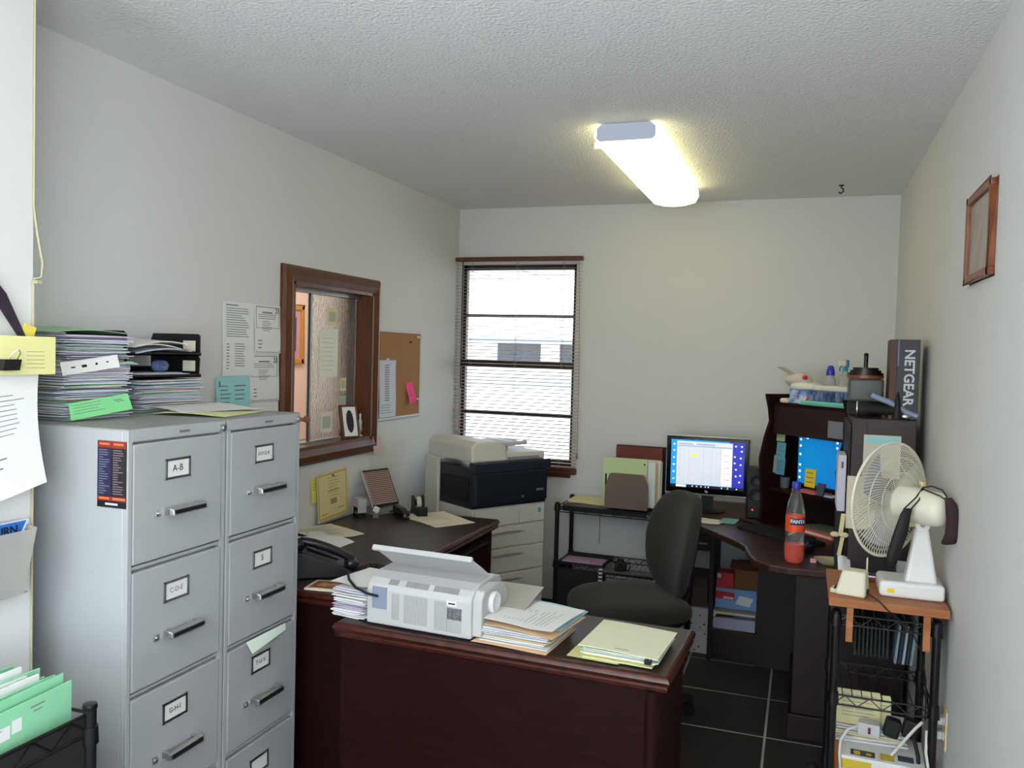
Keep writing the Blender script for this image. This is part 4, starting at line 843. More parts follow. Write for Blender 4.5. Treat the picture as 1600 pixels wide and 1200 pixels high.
MB(Matrix.Translation((.20, .06, 1.052)) @ Matrix.Rotation(R(-2), 4, 'Y')).box(.03, .05, .011, .13, .24, .013).build('feeder_opening', GREYP, t)
for x in (.05, cw_-.05):
    for y in (.05, cd_-.05): MB().cyl((x,y-.01,.022), (x,y+.01,.022), .022, n=14).cyl((x,y,.02), (x,y,.046), .01, n=8).build('caster', BLACKM, t, smooth=40)
# ================================================================== WIRE RACK ON THE BACK WALL
def truss(mb, a, b, z1, z2, n, r=.0022):
    a = Vector(a); b = Vector(b)
    for z in (z1, z2): mb.tube([(a.x, a.y, z), (b.x, b.y, z)], .0032, 6)
    mb.tube([tuple((a+(b-a)*(i/n)).xy)+((z1 if i % 2 else z2),) for i in range(n+1)], r, 5)
def wire_shelf(t, name, x0, x1, y0, y1, z, deep=.028, n=10, wires=True):
    mb = MB()
    for a, b, k in (((x0,y0,0),(x1,y0,0),n), ((x0,y1,0),(x1,y1,0),n), ((x0,y0,0),(x0,y1,0),max(6,n//2)), ((x1,y0,0),(x1,y1,0),max(6,n//2))): truss(mb, a, b, z, z-deep, k)
    if wires:
        k = int((x1-x0)/.026)
        for i in range(1, k): mb.tube([(x0+(x1-x0)*i/k, y0, z+.001), (x0+(x1-x0)*i/k, y1, z+.001)], .0016, 5)
    return mb.build(name, WIRE, t, smooth=60)
def posts(t, xs, ys, h, r=.0125, collars=()):
    for x in xs:
        for y in ys:
            mb = MB().cyl((x,y,0), (x,y,h), r, n=14).lathe([(r,h), (r+.002,h+.003), (r*.6,h+.008), (0,h+.009)], (x,y,0), 14)
            for z in collars: mb.cyl((x,y,z-.034), (x,y,z+.004), r+.0055, r+.003, 14)
            mb.build('post', WIRE, t, smooth=50)
t = thing('wire_rack', 'black wire shelving rack against the back wall under the file organizer', 'shelf rack', (-1.265, 4.44, 0), rz=R(-1.5))
RW, RD_ = .57, .285
posts(t, (0, RW), (0, RD_), .728, .0125, (.722, .405))
wire_shelf(t, 'top_shelf', 0, RW, 0, RD_, .712, .03, 14); MB().box(.03, .004, .714, RW-.07, RD_-.01, .719).box(.03, .001, .690, RW-.07, .004, .719).build('shelf_liner', BLACK, t)
wire_shelf(t, 'lower_shelf', 0, RW, 0, RD_, .395, .03, 14); MB().box(.012, .006, .398, .27, RD_-.012, .402).build('shelf_liner', MESH, t)
wire_shelf(t, 'bottom_shelf', 0, RW, 0, RD_, .10, .028, 14)
MB().box(-.002, -.002, .11, .002, RD_, .385).box(.0, -.004, .11, .27, -.001, .372).build('mesh_panel', MESH, t)
tag(MB().sheet(.23, .12, None, 3, 3, 0, .006).ink([(.65,-.0,.98,.6)], 1).build('lilac_folders', [mat('lilac_folder', (190,160,190), .8), mat('mauve_folder', (196,130,180), .8)], loc=(-1.235, 4.46, .403), rot=(0,0,R(-2))), 'lilac folders lying on the lower shelf of the wire rack', 'folders')
t = thing('small_wire_shelf', 'short black wire shelf with truss edges and a white striped post by the chair', 'wire shelf', (-.985, 4.33, 0))
for x in (0, .46):
    for y in (0, .085):
        mb = MB().cyl((x,y,0), (x,y,.425), .0105, n=12); mb.build('post', WIRE, t, smooth=50)
mb = MB()
for k in range(5): mb.cyl((0,0,.330+k*.020), (0,0,.340+k*.020), .0115, n=12)
mb.build('post_bands', PAPER, t, smooth=50)
wire_shelf(t, 'shelf', 0, .46, 0, .085, .400, .026, 14); MB().box(.01, .0, .402, .45, .08, .409).build('shelf_board', mat('grey_shelf_board', (90,88,86), .6), t)
# small black camera-like gadget
t = thing('webcam', 'small black camera gadget standing on the small wire shelf', 'camera', (-.885, 4.372, .4095), rz=R(15))
MB().box(-.032, -.018, 0, .032, .018, .045).box(-.020,-.014,.045,.018,.014,.062).build('body', BLACKM, t, bevel=.005)
mb = MB(); mb.lathe([(0,0), (.024,0), (.026,.01), (.022,.03), (.018,.03), (.016,.024), (0,.022)], (-.006,-.018,.028), 22, q=Euler((PI/2,0,0)).to_matrix()); mb.build('lens', BLACK, t, smooth=40)
mb = MB().tube([(.03,0,.035), (.045,-.01,.05), (.048,-.02,.03), (.04,-.02,.006), (.035,-.01,.001)], .003, 6); mb.build('strap', BLACKM, t, smooth=60)
# organizer & files on top of the rack
t = thing('file_organizer', 'brown upright desktop file holder on the wire rack', 'file holder', (-.998, 4.43, .729), rz=R(-2))
BRN = mat('taupe_file_holder', (108,90,78), .6, bump=(300,.1,.0005))
mb = MB(Matrix(((1,0,0,0), (0,0,-1,.012), (0,1,0,0), (0,0,0,1))))
mb.prism([(0,0), (.235,0), (.235,.13), (.215,.185), (.205,.192), (.035,.192), (.022,.185), (0,.12)], 0, .010); mb.build('front_plate', BRN, t, bevel=.002)
MB().box(0, .012, 0, .235, .19, .008).build('base', BLACK, t)
mb = MB(Matrix(((1,0,0,0), (0,0,-1,.195), (0,1,0,0), (0,0,0,1)))); mb.prism([(0,0), (.235,0), (.235,.13), (.215,.21), (.03,.21), (0,.12)], 0, .006); mb.build('back_plate', BRN, t, bevel=.002)
def upright(name, label, x, y, w_, h_, m, z=.737, th=.004, a=-2, lean=0, cat='folder', ink=None, slots=None, group=None):
    mb = MB(); mb.sheet(w_, h_, None, 2, 2, 0, th)
    if ink: mb.ink(ink, 1)
    o = mb.build(name, [m]+(slots or [INK]), loc=(x, y, z), rot=(PI/2+R(lean), 0, R(a))); return tag(o, label, cat, group)
upright('pale_green_folder', 'pale green hanging folder standing in the brown file holder, sticking out left', -1.022, 4.475, .245, .262, mat('pale_green_folder', (196,212,160), .8), ink=[(.06, .42, .10, .66), (.93,.88,.96,.92)], slots=[INKD])
upright('white_folder', 'white folder standing behind the pale green folder in the file holder', -.985, 4.500, .250, .25, PAPER)
upright('manila_folder', 'manila folder in the middle of the brown file holder', -.975, 4.525, .245, .235, MANILA)
upright('cream_folder', 'cream folder standing second from the back of the brown file holder', -.965, 4.55, .25, .255, PAPER3)
upright('white_folder', 'white folder standing in front of the dark red one in the file holder', -.960, 4.575, .25, .245, PAPER)
upright('red_expanding_folder', 'dark red folder standing at the back of the brown file holder', -.985, 4.66, .262, .318, mat('dark_red_folder', (110,40,26), .6), th=.022, z=.729)
upright('black_binder', 'black binder standing right behind everything in the file holder', -.990, 4.685, .285, .322, BLACKM, th=.014, z=.729)
o = MB(); o.sheet(.215, .16, lambda u, v: (0,0,.002*math.sin(5*u)), 5, 5, 0, .012); o.sheet(.20, .15, lambda u, v: (0,0,.013+.002*math.sin(4*u)), 5, 5, 1, .003)
tag(o.build('magazine_stack', [MANILA, LYEL], loc=(-1.235, 4.545, .7195), rot=(0,0,R(-3))), 'manila folder and pale papers lying flat on the left end of the wire rack', 'folders')
# cord down the wall
tag(MB().tube([(0,0,.68), (.002,0,.5), (0,0,.45)], .0015, 5).build('thin_cord', BLACKM, loc=(-1.10, YB-.004, 0)), 'thin dark cord hanging on the back wall behind the wire rack', 'cord')

# ================================================================== MONITOR, SPEAKER on the corner desk
t = thing('computer_monitor', 'widescreen black monitor with a silver edge showing a spreadsheet', 'monitor', (-.450, 4.37, DZ))
MB().lathe([(0,0), (.09,0), (.092,.006), (.08,.012), (0,.014)], (0,.05,0), 30).box(-.03, .04, .01, .03, .06, .16).build('stand', BLACK, t, smooth=40)
mb = MB().box(-.212, -.012, .086, .210, .012, .392); mb.build('silver_rim', mat('silver_plastic', (176,178,184), .3, .5), t, bevel=.006, seg=3)
mb = MB().box(-.207, -.018, .096, .205, -.008, .388); mb.build('bezel', mat('gloss_black', (14,14,16), .10, spec=.6), t, bevel=.004)
MB().box(-.10, .012, .13, .10, .035, .34).build('rear_shell', BLACK, t, bevel=.01)
def E_(name, rgb, s=1.0): return mat(name, rgb, .3, emit=(rgb, s), spec=.3)
sx0, sx1, sz0, sz1 = -.185, .183, .126, .371
SC = [E_('screen_blue', (30,140,220), .55), E_('screen_grey', (206,212,222), .5), E_('screen_navy', (44,50,170), .5), E_('screen_dark', (20,30,46), .4), E_('screen_line', (160,168,190), .4), E_('screen_yellow', (224,224,60), .6), E_('screen_white', (240,244,250), .6)]
mb = MB()
def q2(u0, v0, u1, v1, m, d=0): mb.add([(sx0+(sx1-sx0)*u0, -.0185-d, sz0+(sz1-sz0)*v0), (sx0+(sx1-sx0)*u1, -.0185-d, sz0+(sz1-sz0)*v0), (sx0+(sx1-sx0)*u1, -.0185-d, sz0+(sz1-sz0)*v1), (sx0+(sx1-sx0)*u0, -.0185-d, sz0+(sz1-sz0)*v1)], [(0,1,2,3)], m)
q2(0,0,1,1,0); q2(.80,0,1,1,2,.0002); q2(0,0,1,.055,3,.0003); q2(.08,.06,.84,.97,1,.0004); q2(.08,.0,.22,.05,6,.0004)
for k in range(26): q2(.10, .10+k*.031, .68, .103+k*.031, 4, .0006)
for u in (.12,.25,.45,.56,.68): q2(u,.08,u+.002,.85,4,.0006)
q2(.09,.86,.83,.88,4,.0006); q2(.10,.90,.30,.925,4,.0006); q2(.35,.90,.6,.925,4,.0006); q2(.27,.66,.37,.70,5,.0007); q2(.70,.10,.83,.84,6,.0006)
for v in (.2,.32,.45,.58,.7): q2(.72,v,.81,v+.015,4,.0008)
for k, (u,v) in enumerate([(.88,.28),(.94,.30),(.88,.42),(.94,.52),(.94,.66),(.86,.55),(.86,.68),(.95,.80),(.95,.90),(.87,.90),(.93,.16)]): q2(u,v,u+.022,v+.032,6,.0006)
for v in (.15,.3,.45,.6,.75,.88): q2(.03,v,.055,v+.03,6 if v != .15 else 5,.0006)
for u in (.3,.36,.42,.48,.52,.7,.78,.9): q2(u,.015,u+.016,.04,6,.0006)
mb.build('screen', SC, t, clean=False)
text('hp', .015, PAPER, t, (0, -.0185, .110), FY, bold=.0006)
t = thing('speaker', 'black desktop speaker with a red light beside the monitor', 'speaker', (-.205, 4.30, DZ), rz=R(8))
MB().box(-.040, 0, 0, .036, .10, .255).build('cabinet', BLACK, t, bevel=.006)
for z, r in ((.19,.024), (.12,.030)): MB().lathe([(0,.003), (r*.5,.001), (r*.9,.006), (r,.008), (r*1.08,.006), (r*1.1,0)], (-.002, -.000, z), 24, q=Euler((PI/2,0,0)).to_matrix()).build('driver', mat('speaker_cone', (40,40,42), .5), t, smooth=50)
MB().cyl((-.012,-.0005,.045), (-.012,-.004,.045), .003, n=10).build('power_light', mat('red_led', (255,40,30), .3, emit=((255,30,20), 6)), t)
# papers under the monitor
flat_paper('cream printed sheet on the desk below the monitor', -.445, 4.13, -8, .20, .13, m=PAPER3, ink=rows(rg,.2,.8,.5,.8,2,.15))
flat_paper('pale teal sheet on the desk right of the cream one', -.318, 4.17, -6, .08, .14, m=mat('teal_sheet', (120,170,160), .8), z=DZ+.002, lift=.001)
# keyboard and mouse
t = thing('keyboard', 'black keyboard in front of the corner hutch', 'keyboard', (-.13, 4.07, DZ), rz=HA)
MB().box(-.07, -.13, 0, .35, .0, .014).build('case', BLACKM, t, bevel=.003)
mb = MB()
for i in range(24):
    for j in range(5): mb.box(-.062+i*.017, -.122+j*.023, .014, -.048+i*.017, -.103+j*.023, .019)
mb.build('keys', BLACKM, t)
t = thing('computer_mouse', 'black computer mouse right of the orange soda bottle', 'mouse', (.035, 3.66, DZ), rz=R(-20))
MB().blob((0,0,.016), (.030,.048,.017), .8, 20, 12).build('shell', BLACK, t, smooth=60); MB().cyl((-.003,.024,.031), (.003,.024,.031), .007, n=12).build('scroll_wheel', GREYP, t)

# ================================================================== HUTCH CONTENTS
HM = Matrix.Translation((-.155, 4.20, DZ)) @ Matrix.Rotation(HA, 4, 'Z')
def hw_(x, y, z): return tuple(HM @ Vector((x, y, z)))
t = thing('computer_monitor', 'second monitor with a bright blue desktop inside the corner hutch', 'monitor', hw_(.265, .10, .181), rz=HA)
MB().box(-.168, .0, .022, .178, .03, .292).build('bezel', BLACK, t, bevel=.003)
MB().box(-.05, .0, .0, .05, .08, .006).box(-.02, .02, .005, .02, .035, .05).build('stand', BLACK, t)
SB = bpy.data.materials.new('desktop_wallpaper'); SB.use_nodes = True; n = SB.node_tree.nodes; L = SB.node_tree.links
tc = n.new('ShaderNodeTexCoord'); gr = n.new('ShaderNodeTexGradient'); gr.gradient_type = 'SPHERICAL'; mp = n.new('ShaderNodeMapping'); mp.inputs['Location'].default_value = (.2, 0, -.4); mp.inputs['Scale'].default_value = (2.2,2.2,2.4)
L.new(tc.outputs['Object'], mp.inputs[0]); L.new(mp.outputs[0], gr.inputs[0]); rp = n.new('ShaderNodeValToRGB'); rp.color_ramp.elements[0].color = lin((8,96,196)); rp.color_ramp.elements[1].color = lin((10,140,206)); L.new(gr.outputs[0], rp.inputs[0])
L.new(rp.outputs[0], n['Principled BSDF'].inputs['Emission Color']); L.new(rp.outputs[0], n['Principled BSDF'].inputs['Base Color']); n['Principled BSDF'].inputs['Emission Strength'].default_value = .36
mb = MB().add([(-.160,-.001,.032), (.170,-.001,.032), (.170,-.001,.284), (-.160,-.001,.284)], [(0,1,2,3)], 0)
for x, z in [(-.152,.27), (-.152,.24), (-.152,.21), (-.152,.17), (-.152,.12), (-.152,.09), (-.152,.06), (-.11,.27), (-.11,.25), (.07,.245), (.07,.222)]: mb.add([(x,-.0014,z-.005), (x+.012,-.0014,z-.005), (x+.012,-.0014,z+.005), (x,-.0014,z+.005)], [(0,1,2,3)], 1)
mb.box(-.160,-.0016,.030,.170,-.001,.034,2)
mb.build('screen', [SB, SC[6], SC[3]], t, clean=False)
def sticky(label, x, y, z, w_, h_, m, ink=None, cat='note', name='sticky_note', a=0):
    mb = MB(); mb.sheet(w_, h_, lambda u, v: (0,0,.006*(1-v)), 3, 4)
    if ink: mb.ink(ink, 1)
    p = hw_(x, y, z); return tag(mb.build(name, [m, INK], loc=p, rot=(PI/2, 0, HA+a)), label, cat)
r4 = lambda n: rows(rg, .1, .9, .15, .9, n, .2)
sticky('pale green lined note at the top left inside the hutch', .020, .045, .405, .056, .085, mat('sage_note', (150,160,126), .8), r4(4))
sticky('teal blue note under the pale green one inside the hutch', .020, .045, .315, .060, .085, mat('teal_note', (92,156,176), .8), r4(3))
sticky('lower teal blue note overlapping the upper teal one', .022, .043, .245, .060, .080, mat('teal_note_low', (80,144,170), .8), r4(3))
sticky('narrow sage green slip beside the teal notes', .0, .043, .25, .024, .085, MATS['sage_note'])
tag(MB().box(0,0,0,.085,.004,.075).build('grey_card', mat('grey_card', (120,122,132), .6), loc=hw_(.355, .021, .455), rot=(0,0,HA)), 'grey card under the top shelf at the right of the hutch', 'card')
sticky('bright yellow sticky note hanging under the blue monitor', .165, .09, .205, .065, .085, YEL, r4(3))
tag(MB().sheet(.19,.10,None,3,3,0,.004).build('paper_sheaf', [PAPER], loc=hw_(.17,.045,.1815), rot=(0,0,HA+R(3))), 'white papers on the lower hutch shelf', 'papers')
tag(MB().sheet(.15,.11,None,3,3,0,.004).build('pink_folder', [mat('coral_paper', (222,110,110), .8)], loc=hw_(.14,.03,.1865), rot=(0,0,HA+R(-5))), 'coral pink paper on the lower hutch shelf', 'paper')
tag(MB().cyl((0,0,0),(0,0,.052),.020,.024,16).build('pen_cup', mat('grey_teal_cup', (84,96,98), .35), smooth=40, loc=hw_(.055,.07,.1812)), 'small grey cup left of the bottle on the hutch shelf', 'cup')
tag(MB().obox((0,0,0),(.045,.010,.060),(R(-14),0,0)).build('mobile_phone', mat('phone_slate', (70,78,92), .25), bevel=.003, loc=hw_(.30,.05,.211), rot=(R(0),0,HA)), 'small slate coloured phone leaning on the lower hutch shelf', 'phone')
tag(MB().box(0,0,0,.24,.16,.006,0).box(.004,.002,.006,.23,.15,.016,1).box(0,0,.016,.24,.16,.022,0).build('orange_book', [mat('orange_book_cover', (226,100,60), .5), PAPER], loc=hw_(.17,.02,.0008), rot=(0,0,HA)), 'orange and white book lying on the desk under the hutch shelf', 'book')
tag(MB().box(0,0,0,.20,.14,.006).build('green_pad', mat('grey_green_pad', (110,116,100), .8), loc=hw_(.19,.03,.024), rot=(0,0,HA)), 'grey-green pad on top of the orange book', 'pad')

# on top of the hutch (shelf top at .590)
HT = DZ+.591
tag(MB().box(0,0,0,.28,.15,.010,0).box(.0,.002,.010,.27,.145,.020,1).build('teal_folder', [mat('teal_binder', (90,180,160), .5), mat('teal_binder_light', (130,200,180), .5)], loc=hw_(.17,.035,.5905), rot=(0,0,HA)), 'teal folders lying on the top shelf of the hutch', 'folders')
t = thing('wipes_box', 'white and blue plastic pack with a dark blue label on the hutch top', 'pack', hw_(.225,.055,.6115), rz=HA)
MB().box(0,0,.0,.21,.10,.046).build('label_band', mat('pack_blue_label', (40,56,100), .5, var=(60,(110,130,165),.10), stretch=(1,1,.3)), t, bevel=.004)
MB().box(-.004,-.003,.046,.214,.103,.072).build('lid', mat('pack_cream', (214,212,204), .35), t, bevel=.010, seg=3)
t = thing('tissue_pack', 'blue and white pack with a red corner at the left of the hutch top', 'pack', hw_(.085,.045,.591), rz=HA)
mb = MB().box(0,0,0,.125,.09,.070); mb.build('body', mat('pack_light_blue', (70,110,180), .4, var=(22,(200,210,224),.1)), t, bevel=.006)
MB().add([(.09,-.002,0), (.127,-.002,0), (.127,-.002,.045)], [(0,1,2)]).build('red_corner', mat('pack_red', (200,60,60), .5), t)
MB().blob((.06,.045,.082), (.075,.05,.022), .7, 20, 10).build('top_wrap', mat('white_wrap', (224,220,206), .35), t, smooth=60)
t = thing('plastic_bag', 'crumpled white plastic bag with red print bulging above the blue packs', 'plastic bag', hw_(.075,.07,.68), rz=HA)
rb = random.Random(3)
MB().blob((.02,.02,.022), (.075,.045,.032), .9, 20, 12, fn=lambda p: (p[0]+.006*math.sin(60*p[2]), p[1], p[2]+.008*math.sin(70*p[0])*math.cos(50*p[1]))).build('bag', mat('thin_white_bag', (222,212,202), .3, trans=.25), t, smooth=60)
mb = MB(); mb.sheet(.10, .05, lambda u, v: (-.01*v, 0, .045*(1-u)**1.5+.01*math.sin(3*u)), 8, 4, 0, .004); mb.build('flap', mat('grey_flap', (176,172,164), .5), t, loc=(-.09,-.01,.032), smooth=60)
MB().cyl((.085,-.01,.034),(.10,-.01,.036),.010,n=10).build('red_print', mat('bag_red', (210,50,50), .5), t)
tag(MB().box(0,0,0,.05,.06,.022).build('paper_roll', PAPER3, bevel=.008, loc=hw_(.028,.04,.5905), rot=(0,0,HA)), 'small cream packet at the left corner of the hutch top shelf', 'packet')
t = thing('squeeze_bottle', 'clear bottle with a blue cap behind the packs on the hutch', 'bottle', hw_(.215,.17,.591))
MB().lathe([(0,0), (.026,0), (.028,.01), (.028,.09), (.022,.125), (.017,.130), (.017,.14), (0,.14)], n=24).build('bottle_body', mat('cloudy_plastic', (196,200,206), .2, trans=.45), t, smooth=50)
MB().lathe([(0,.138), (.019,.138), (.019,.155), (.013,.180), (.006,.184), (0,.184)], n=20).build('cap', mat('bottle_cap_blue', (44,52,168), .35), t, smooth=50)
t = thing('spray_bottle', 'clear spray bottle with a teal and white trigger head on the hutch', 'spray bottle', hw_(.315,.155,.591), rz=R(10))
MB().lathe([(0,0), (.030,0), (.032,.01), (.032,.08), (.016,.135), (.012,.150), (.012,.16), (0,.16)], n=24).build('bottle_body', mat('hazy_bottle', (206,198,190), .2, trans=.5), t, smooth=50)
MB().box(-.010,-.010,.158,.012,.010,.180).box(.0,-.008,.178,.016,.008,.212).build('trigger_head', mat('spray_teal', (30,122,150), .35), t, bevel=.004)
MB().box(-.028,-.007,.186,.004,.007,.208).build('nozzle', mat('spray_cream', (224,206,190), .4), t, bevel=.003)
MB().tube([(-.012,0,.184), (-.024,0,.174), (-.022,0,.16)], .0035, 6).build('trigger', MATS['spray_teal'], t, smooth=60)
tag(MB().box(0,0,0,.05,.05,.06,0).box(.005,-.001,.01,.045,.0,.05,1).build('small_box', [mat('dark_box', (60,30,34), .5), PINKP], loc=hw_(.395,.16,.591), rot=(0,0,HA)), 'small dark box with pink and white label beside the spray bottle', 'box')

# ================================================================== ON THE END CABINET
TX, TY, TZ = .180, 3.40, DZ+.583
t = thing('router_box', 'tall black NETGEAR box standing against the right wall on the end cabinet', 'box', (.305, 3.43, TZ), rz=R(-2))
MB().box(.0, 0, 0, .022, .23, .300).build('brown_side', mat('box_brown_edge', (84,54,44), .6), t)
MB().box(.022, 0, 0, .100, .23, .300).build('carton', mat('box_black_navy', (34,38,48), .4), t, bevel=.002)
MB().box(.024, -.0008, .20, .029, .0, .297).build('blue_edge', mat('box_edge_blue', (90,110,160), .4), t)
text('NETGEAR', .048, mat('box_lettering', (196,200,204), .5), t, (.064, -.0015, .158), (PI/2, PI/2, 0), sx=1.0, bold=.0012)
t = thing('glass_jar', 'dark glass kitchen jar with a stepped black lid and knob on the end cabinet', 'jar', (.232, 3.600, TZ))
MB().box(-.062, -.05, 0, .062, .07, .055).build('base', BLACKM, t, bevel=.008)
mb = MB(); mb.prism([(-.065,-.055), (.065,-.055), (.065,.075), (-.065,.075)], .055, .148); mb.build('smoky_body', mat('smoky_glass', (104,108,104), .15, trans=.5), t, bevel=.01)
MB().cyl((.0,.01,.148), (.0,.01,.160), .068, n=30).build('copper_ring', mat('copper_ring', (128,70,56), .4), t, smooth=40)
mb = MB()
for r, z in ((.066,.160), (.058,.170), (.048,.180)): mb.cyl((.0,.01,z), (.0,.01,z+.010), r, n=30)
mb.build('stepped_lid', BLACK, t, smooth=40); MB().cyl((.0,.01,.19), (.0,.01,.238), .008, n=14).lathe([(.008,.238),(.010,.242),(.006,.248),(0,.249)], (.0,.01,0), 14).build('knob_rod', BLACK, t, smooth=50)
t = thing('flashlight', 'black flashlight lying on the end cabinet with its chrome rim to the left', 'flashlight', (.20, 3.45, TZ+.033), rz=R(-6))
MB().lathe([(0,0), (.026,0), (.030,.006), (.030,.03), (.020,.05), (.020,.145), (.017,.15), (0,.15)], (0,0,0), 24, q=Euler((0, PI/2, 0)).to_matrix()).build('barrel', BLACKM, t, smooth=40)
MB().tube([(-.002, .028*math.cos(2*PI*k/24), .028*math.sin(2*PI*k/24)) for k in range(24)], .003, 6, closed=True).build('rim', CHROME, t, smooth=60)
tag(MB().tube([(0,0,.085), (.06,-.01,.062), (.12,-.012,.028), (.16,-.02,.012)], .011, 10).build('plastic_tube', mat('pale_blue_plastic', (150,164,190), .2, trans=.3), smooth=60, loc=(.245, 3.44, TZ+.002)), 'pale blue plastic tube slanting down toward the black box', 'tube')
o = MB().cyl((0,0,0), (0,0,.07), .018, .010, 12).cyl((0,0,.07),(0,0,.105),.010,.002,10); tag(o.build('glue_bottle', BLACKM, smooth=50, loc=(.335, 3.425, TZ+.0005)), 'small black pointed bottle in front of the black box', 'bottle')
tag(MB().tube([(0,0,.03), (0,-.03,.025), (.005,-.052,-.01), (.012,-.054,-.06), (.020,-.054,-.10)], .0014, 5).build('thin_cord', BLACKM, loc=(.225, 3.449, TZ-.012)), 'thin black cord hanging down the front of the end cabinet', 'cord')
tag(MB().blob((0,0,.012),(.018,.014,.012),.8,12,8).build('crumpled_foil', CHROME, smooth=30, loc=(.365,3.425,TZ)), 'crumpled shiny foil scrap at the right front of the end cabinet', 'foil')
# binder hanging between hutch and cabinet, ribbon, odds
t = thing('white_binder', 'narrow white book standing upright between the hutch and the end cabinet', 'book', (.138, 3.41, .985), rz=R(0))
MB().box(0, 0, 0, .028, .16, .215).build('cover', mat('lilac_white_cover', (204,200,214), .5), t, bevel=.002); MB().box(.010,-.0008,.165,.018,.0,.190).build('spine_mark', mat('plum_mark', (120,70,90), .6), t)
MB().box(-.002,.01,.01,0,.16,.20).build('page_edge', PAPER2, t)
MB().box(.0, .01, -.223, .028, .16, -.0).build('stand', BLACKM, t)
RIB = mat('cream_ribbon', (222,206,158), .7)
t = thing('ribbon_bow', 'cream ribbon bow hanging below the white book', 'ribbon', (.150, 3.385, .90))
mb = MB(); mb.sheet(.016, .085, lambda u, v: (.010*v, .0, .006*math.sin(5*v)), 2, 8, 0, .001); mb.build('tail', RIB, t, loc=(-.006,0,-.005), rot=FY)
for sx in (-1, 1): MB().blob((sx*.016, 0, 0), (.017,.008,.010), .9, 12, 8).build('loop', RIB, t, smooth=60)
MB().obox((.006,0,-.045),(.014,.003,.07),(0,.15,0)).build('tail', RIB, t)
t = thing('oval_dish', 'small cream oval dish on the desk edge right of the soda bottle', 'dish', (.118, 3.47, DZ))
MB().lathe([(0,0), (.030,0), (.052,.020), (.056,.024), (.050,.022), (.028,.006), (0,.005)], (0,0,0), 28).build('bowl', mat('olive_cream_ceramic', (176,166,130), .35), t, smooth=50)
t.scale = (1, .62, 1)
tag(MB().box(0,0,0,.022,.010,.016).build('tag', mat('red_white_tag', (214,150,150), .6), loc=(.052,3.468,DZ+.0005), rot=(0,0,.2)), 'tiny pink and red tag left of the oval dish', 'tag')
tag(MB().sheet(.045,.06,lambda u,v:(0,0,.01*math.sin(5*u)*v),5,5,0,.001).build('tissue', PAPER, loc=(.150,3.365,DZ+.002), rot=(R(60),0,.1)), 'crumpled white tissue at the desk edge below the ribbon', 'tissue')

# orange soda bottle
t = thing('soda_bottle', 'clear plastic bottle of orange soda with FANTA label on the corner desk', 'bottle', (-.010, 3.452, DZ))
PET = mat('clear_pet', (236,240,240), .04, trans=.93, ior=1.25)
MB().lathe([(0,.006), (.012,.002), (.026,0), (.034,.008), (.0375,.03), (.0375,.075), (.035,.095), (.0365,.115), (.0365,.185), (.036,.20), (.030,.235), (.018,.275), (.0135,.288), (.0135,.30)], n=36).build('bottle_body', PET, t, smooth=50)
MB().lathe([(0,.007), (.026,.003), (.033,.01), (.0362,.03), (.0362,.074), (0,.074)], n=32).build('orange_drink', mat('orange_soda', (250,80,20), .25, trans=.25, emit=((250,70,10), .03)), t, smooth=50)
MB().lathe([(0,.291), (.0165,.291), (.0170,.296), (.0165,.316), (.0150,.318), (0,.318)], n=24).build('cap', MATS['bottle_cap_blue'], t, smooth=40)
mb = MB(); n_ = 32; LB = mat('soda_label_orange', (240,84,36), .4)
mb.add([(.0372*math.cos(2*PI*i/n_), .0372*math.sin(2*PI*i/n_), z) for z in (.125, .187) for i in range(n_)], [(i, (i+1) % n_, n_+(i+1) % n_, n_+i) for i in range(n_)]); mb.build('label', LB, t, smooth=60, clean=False)
tx = text('FANTA', .019, PAPER, t, (0,0,0), (0,0,0), bold=.0008)
def wrap(o, r, zc, a0):
    for v in o.data.vertices:
        a = a0 + v.co.x/r; rr = r+v.co.z; v.co = (rr*math.cos(a), rr*math.sin(a), zc+v.co.y)
bn = MB(); bn.sheet(.062, .026, None, 12, 2, 0, .0004, -.031, -.013); bn = bn.build('label_blob', mat('label_navy', (30,36,110), .4), t); wrap(bn, .0378, .166, R(-72)); wrap(tx, .0386, .166, R(-72))

# ================================================================== UNDER THE CORNER DESK
t = thing('blue_box', 'blue and white shipping box with a red panel on the shelf under the desk', 'box', (-.390, 4.415, .262))
MB().box(0,0,0,.205,.25,.105).build('carton', mat('box_sky_blue', (120,160,210), .6), t, bevel=.002)
mb = MB().add([(.10,-.001,.03), (.17,-.001,.02), (.19,-.001,.065), (.12,-.001,.075)], [(0,1,2,3)], 0); mb.add([(.0,-.001,.050), (.095,-.001,.046), (.095,-.001,.086), (.0,-.001,.090)], [(0,1,2,3)], 1); mb.add([(.04,-.0015,.052), (.09,-.0015,.050), (.09,-.0015,.062), (.04,-.0015,.064)], [(0,1,2,3)], 0); mb.build('print', [PAPER, mat('box_red_band', (190,44,54), .6)], t)
text('staples', .014, RD, t, (.064, -.0022, .0575), FY)
tag(MB().box(0,0,0,.085,.10,.078,0).box(.004,-.0008,.05,.022,0,.072,1).build('red_box', [mat('box_red', (196,40,50), .5), PAPER], loc=(-.388, 4.42, .3675)), 'small bright red box on top of the blue box', 'box')
t = thing('cardboard_box', 'brown cardboard box beside the small red box under the desk', 'box', (-.298, 4.425, .3675)); BX = mat('cardboard', (120,78,48), .85, bump=(120,.2,.001))
MB().box(0,0,0,.125,.24,.100).build('carton', BX, t, bevel=.002); MB().obox((.04,.05,.110),(.13,.10,.003),(R(12),R(8),0)).build('flap', BX, t)
tag(MB().box(0,0,0,.20,.24,.06).build('paper_stack', mat('lilac_white_stack', (170,170,196), .8), bevel=.002, loc=(-.388,4.42,.151)), 'pale lilac box at the bottom of the shelf under the desk', 'box')
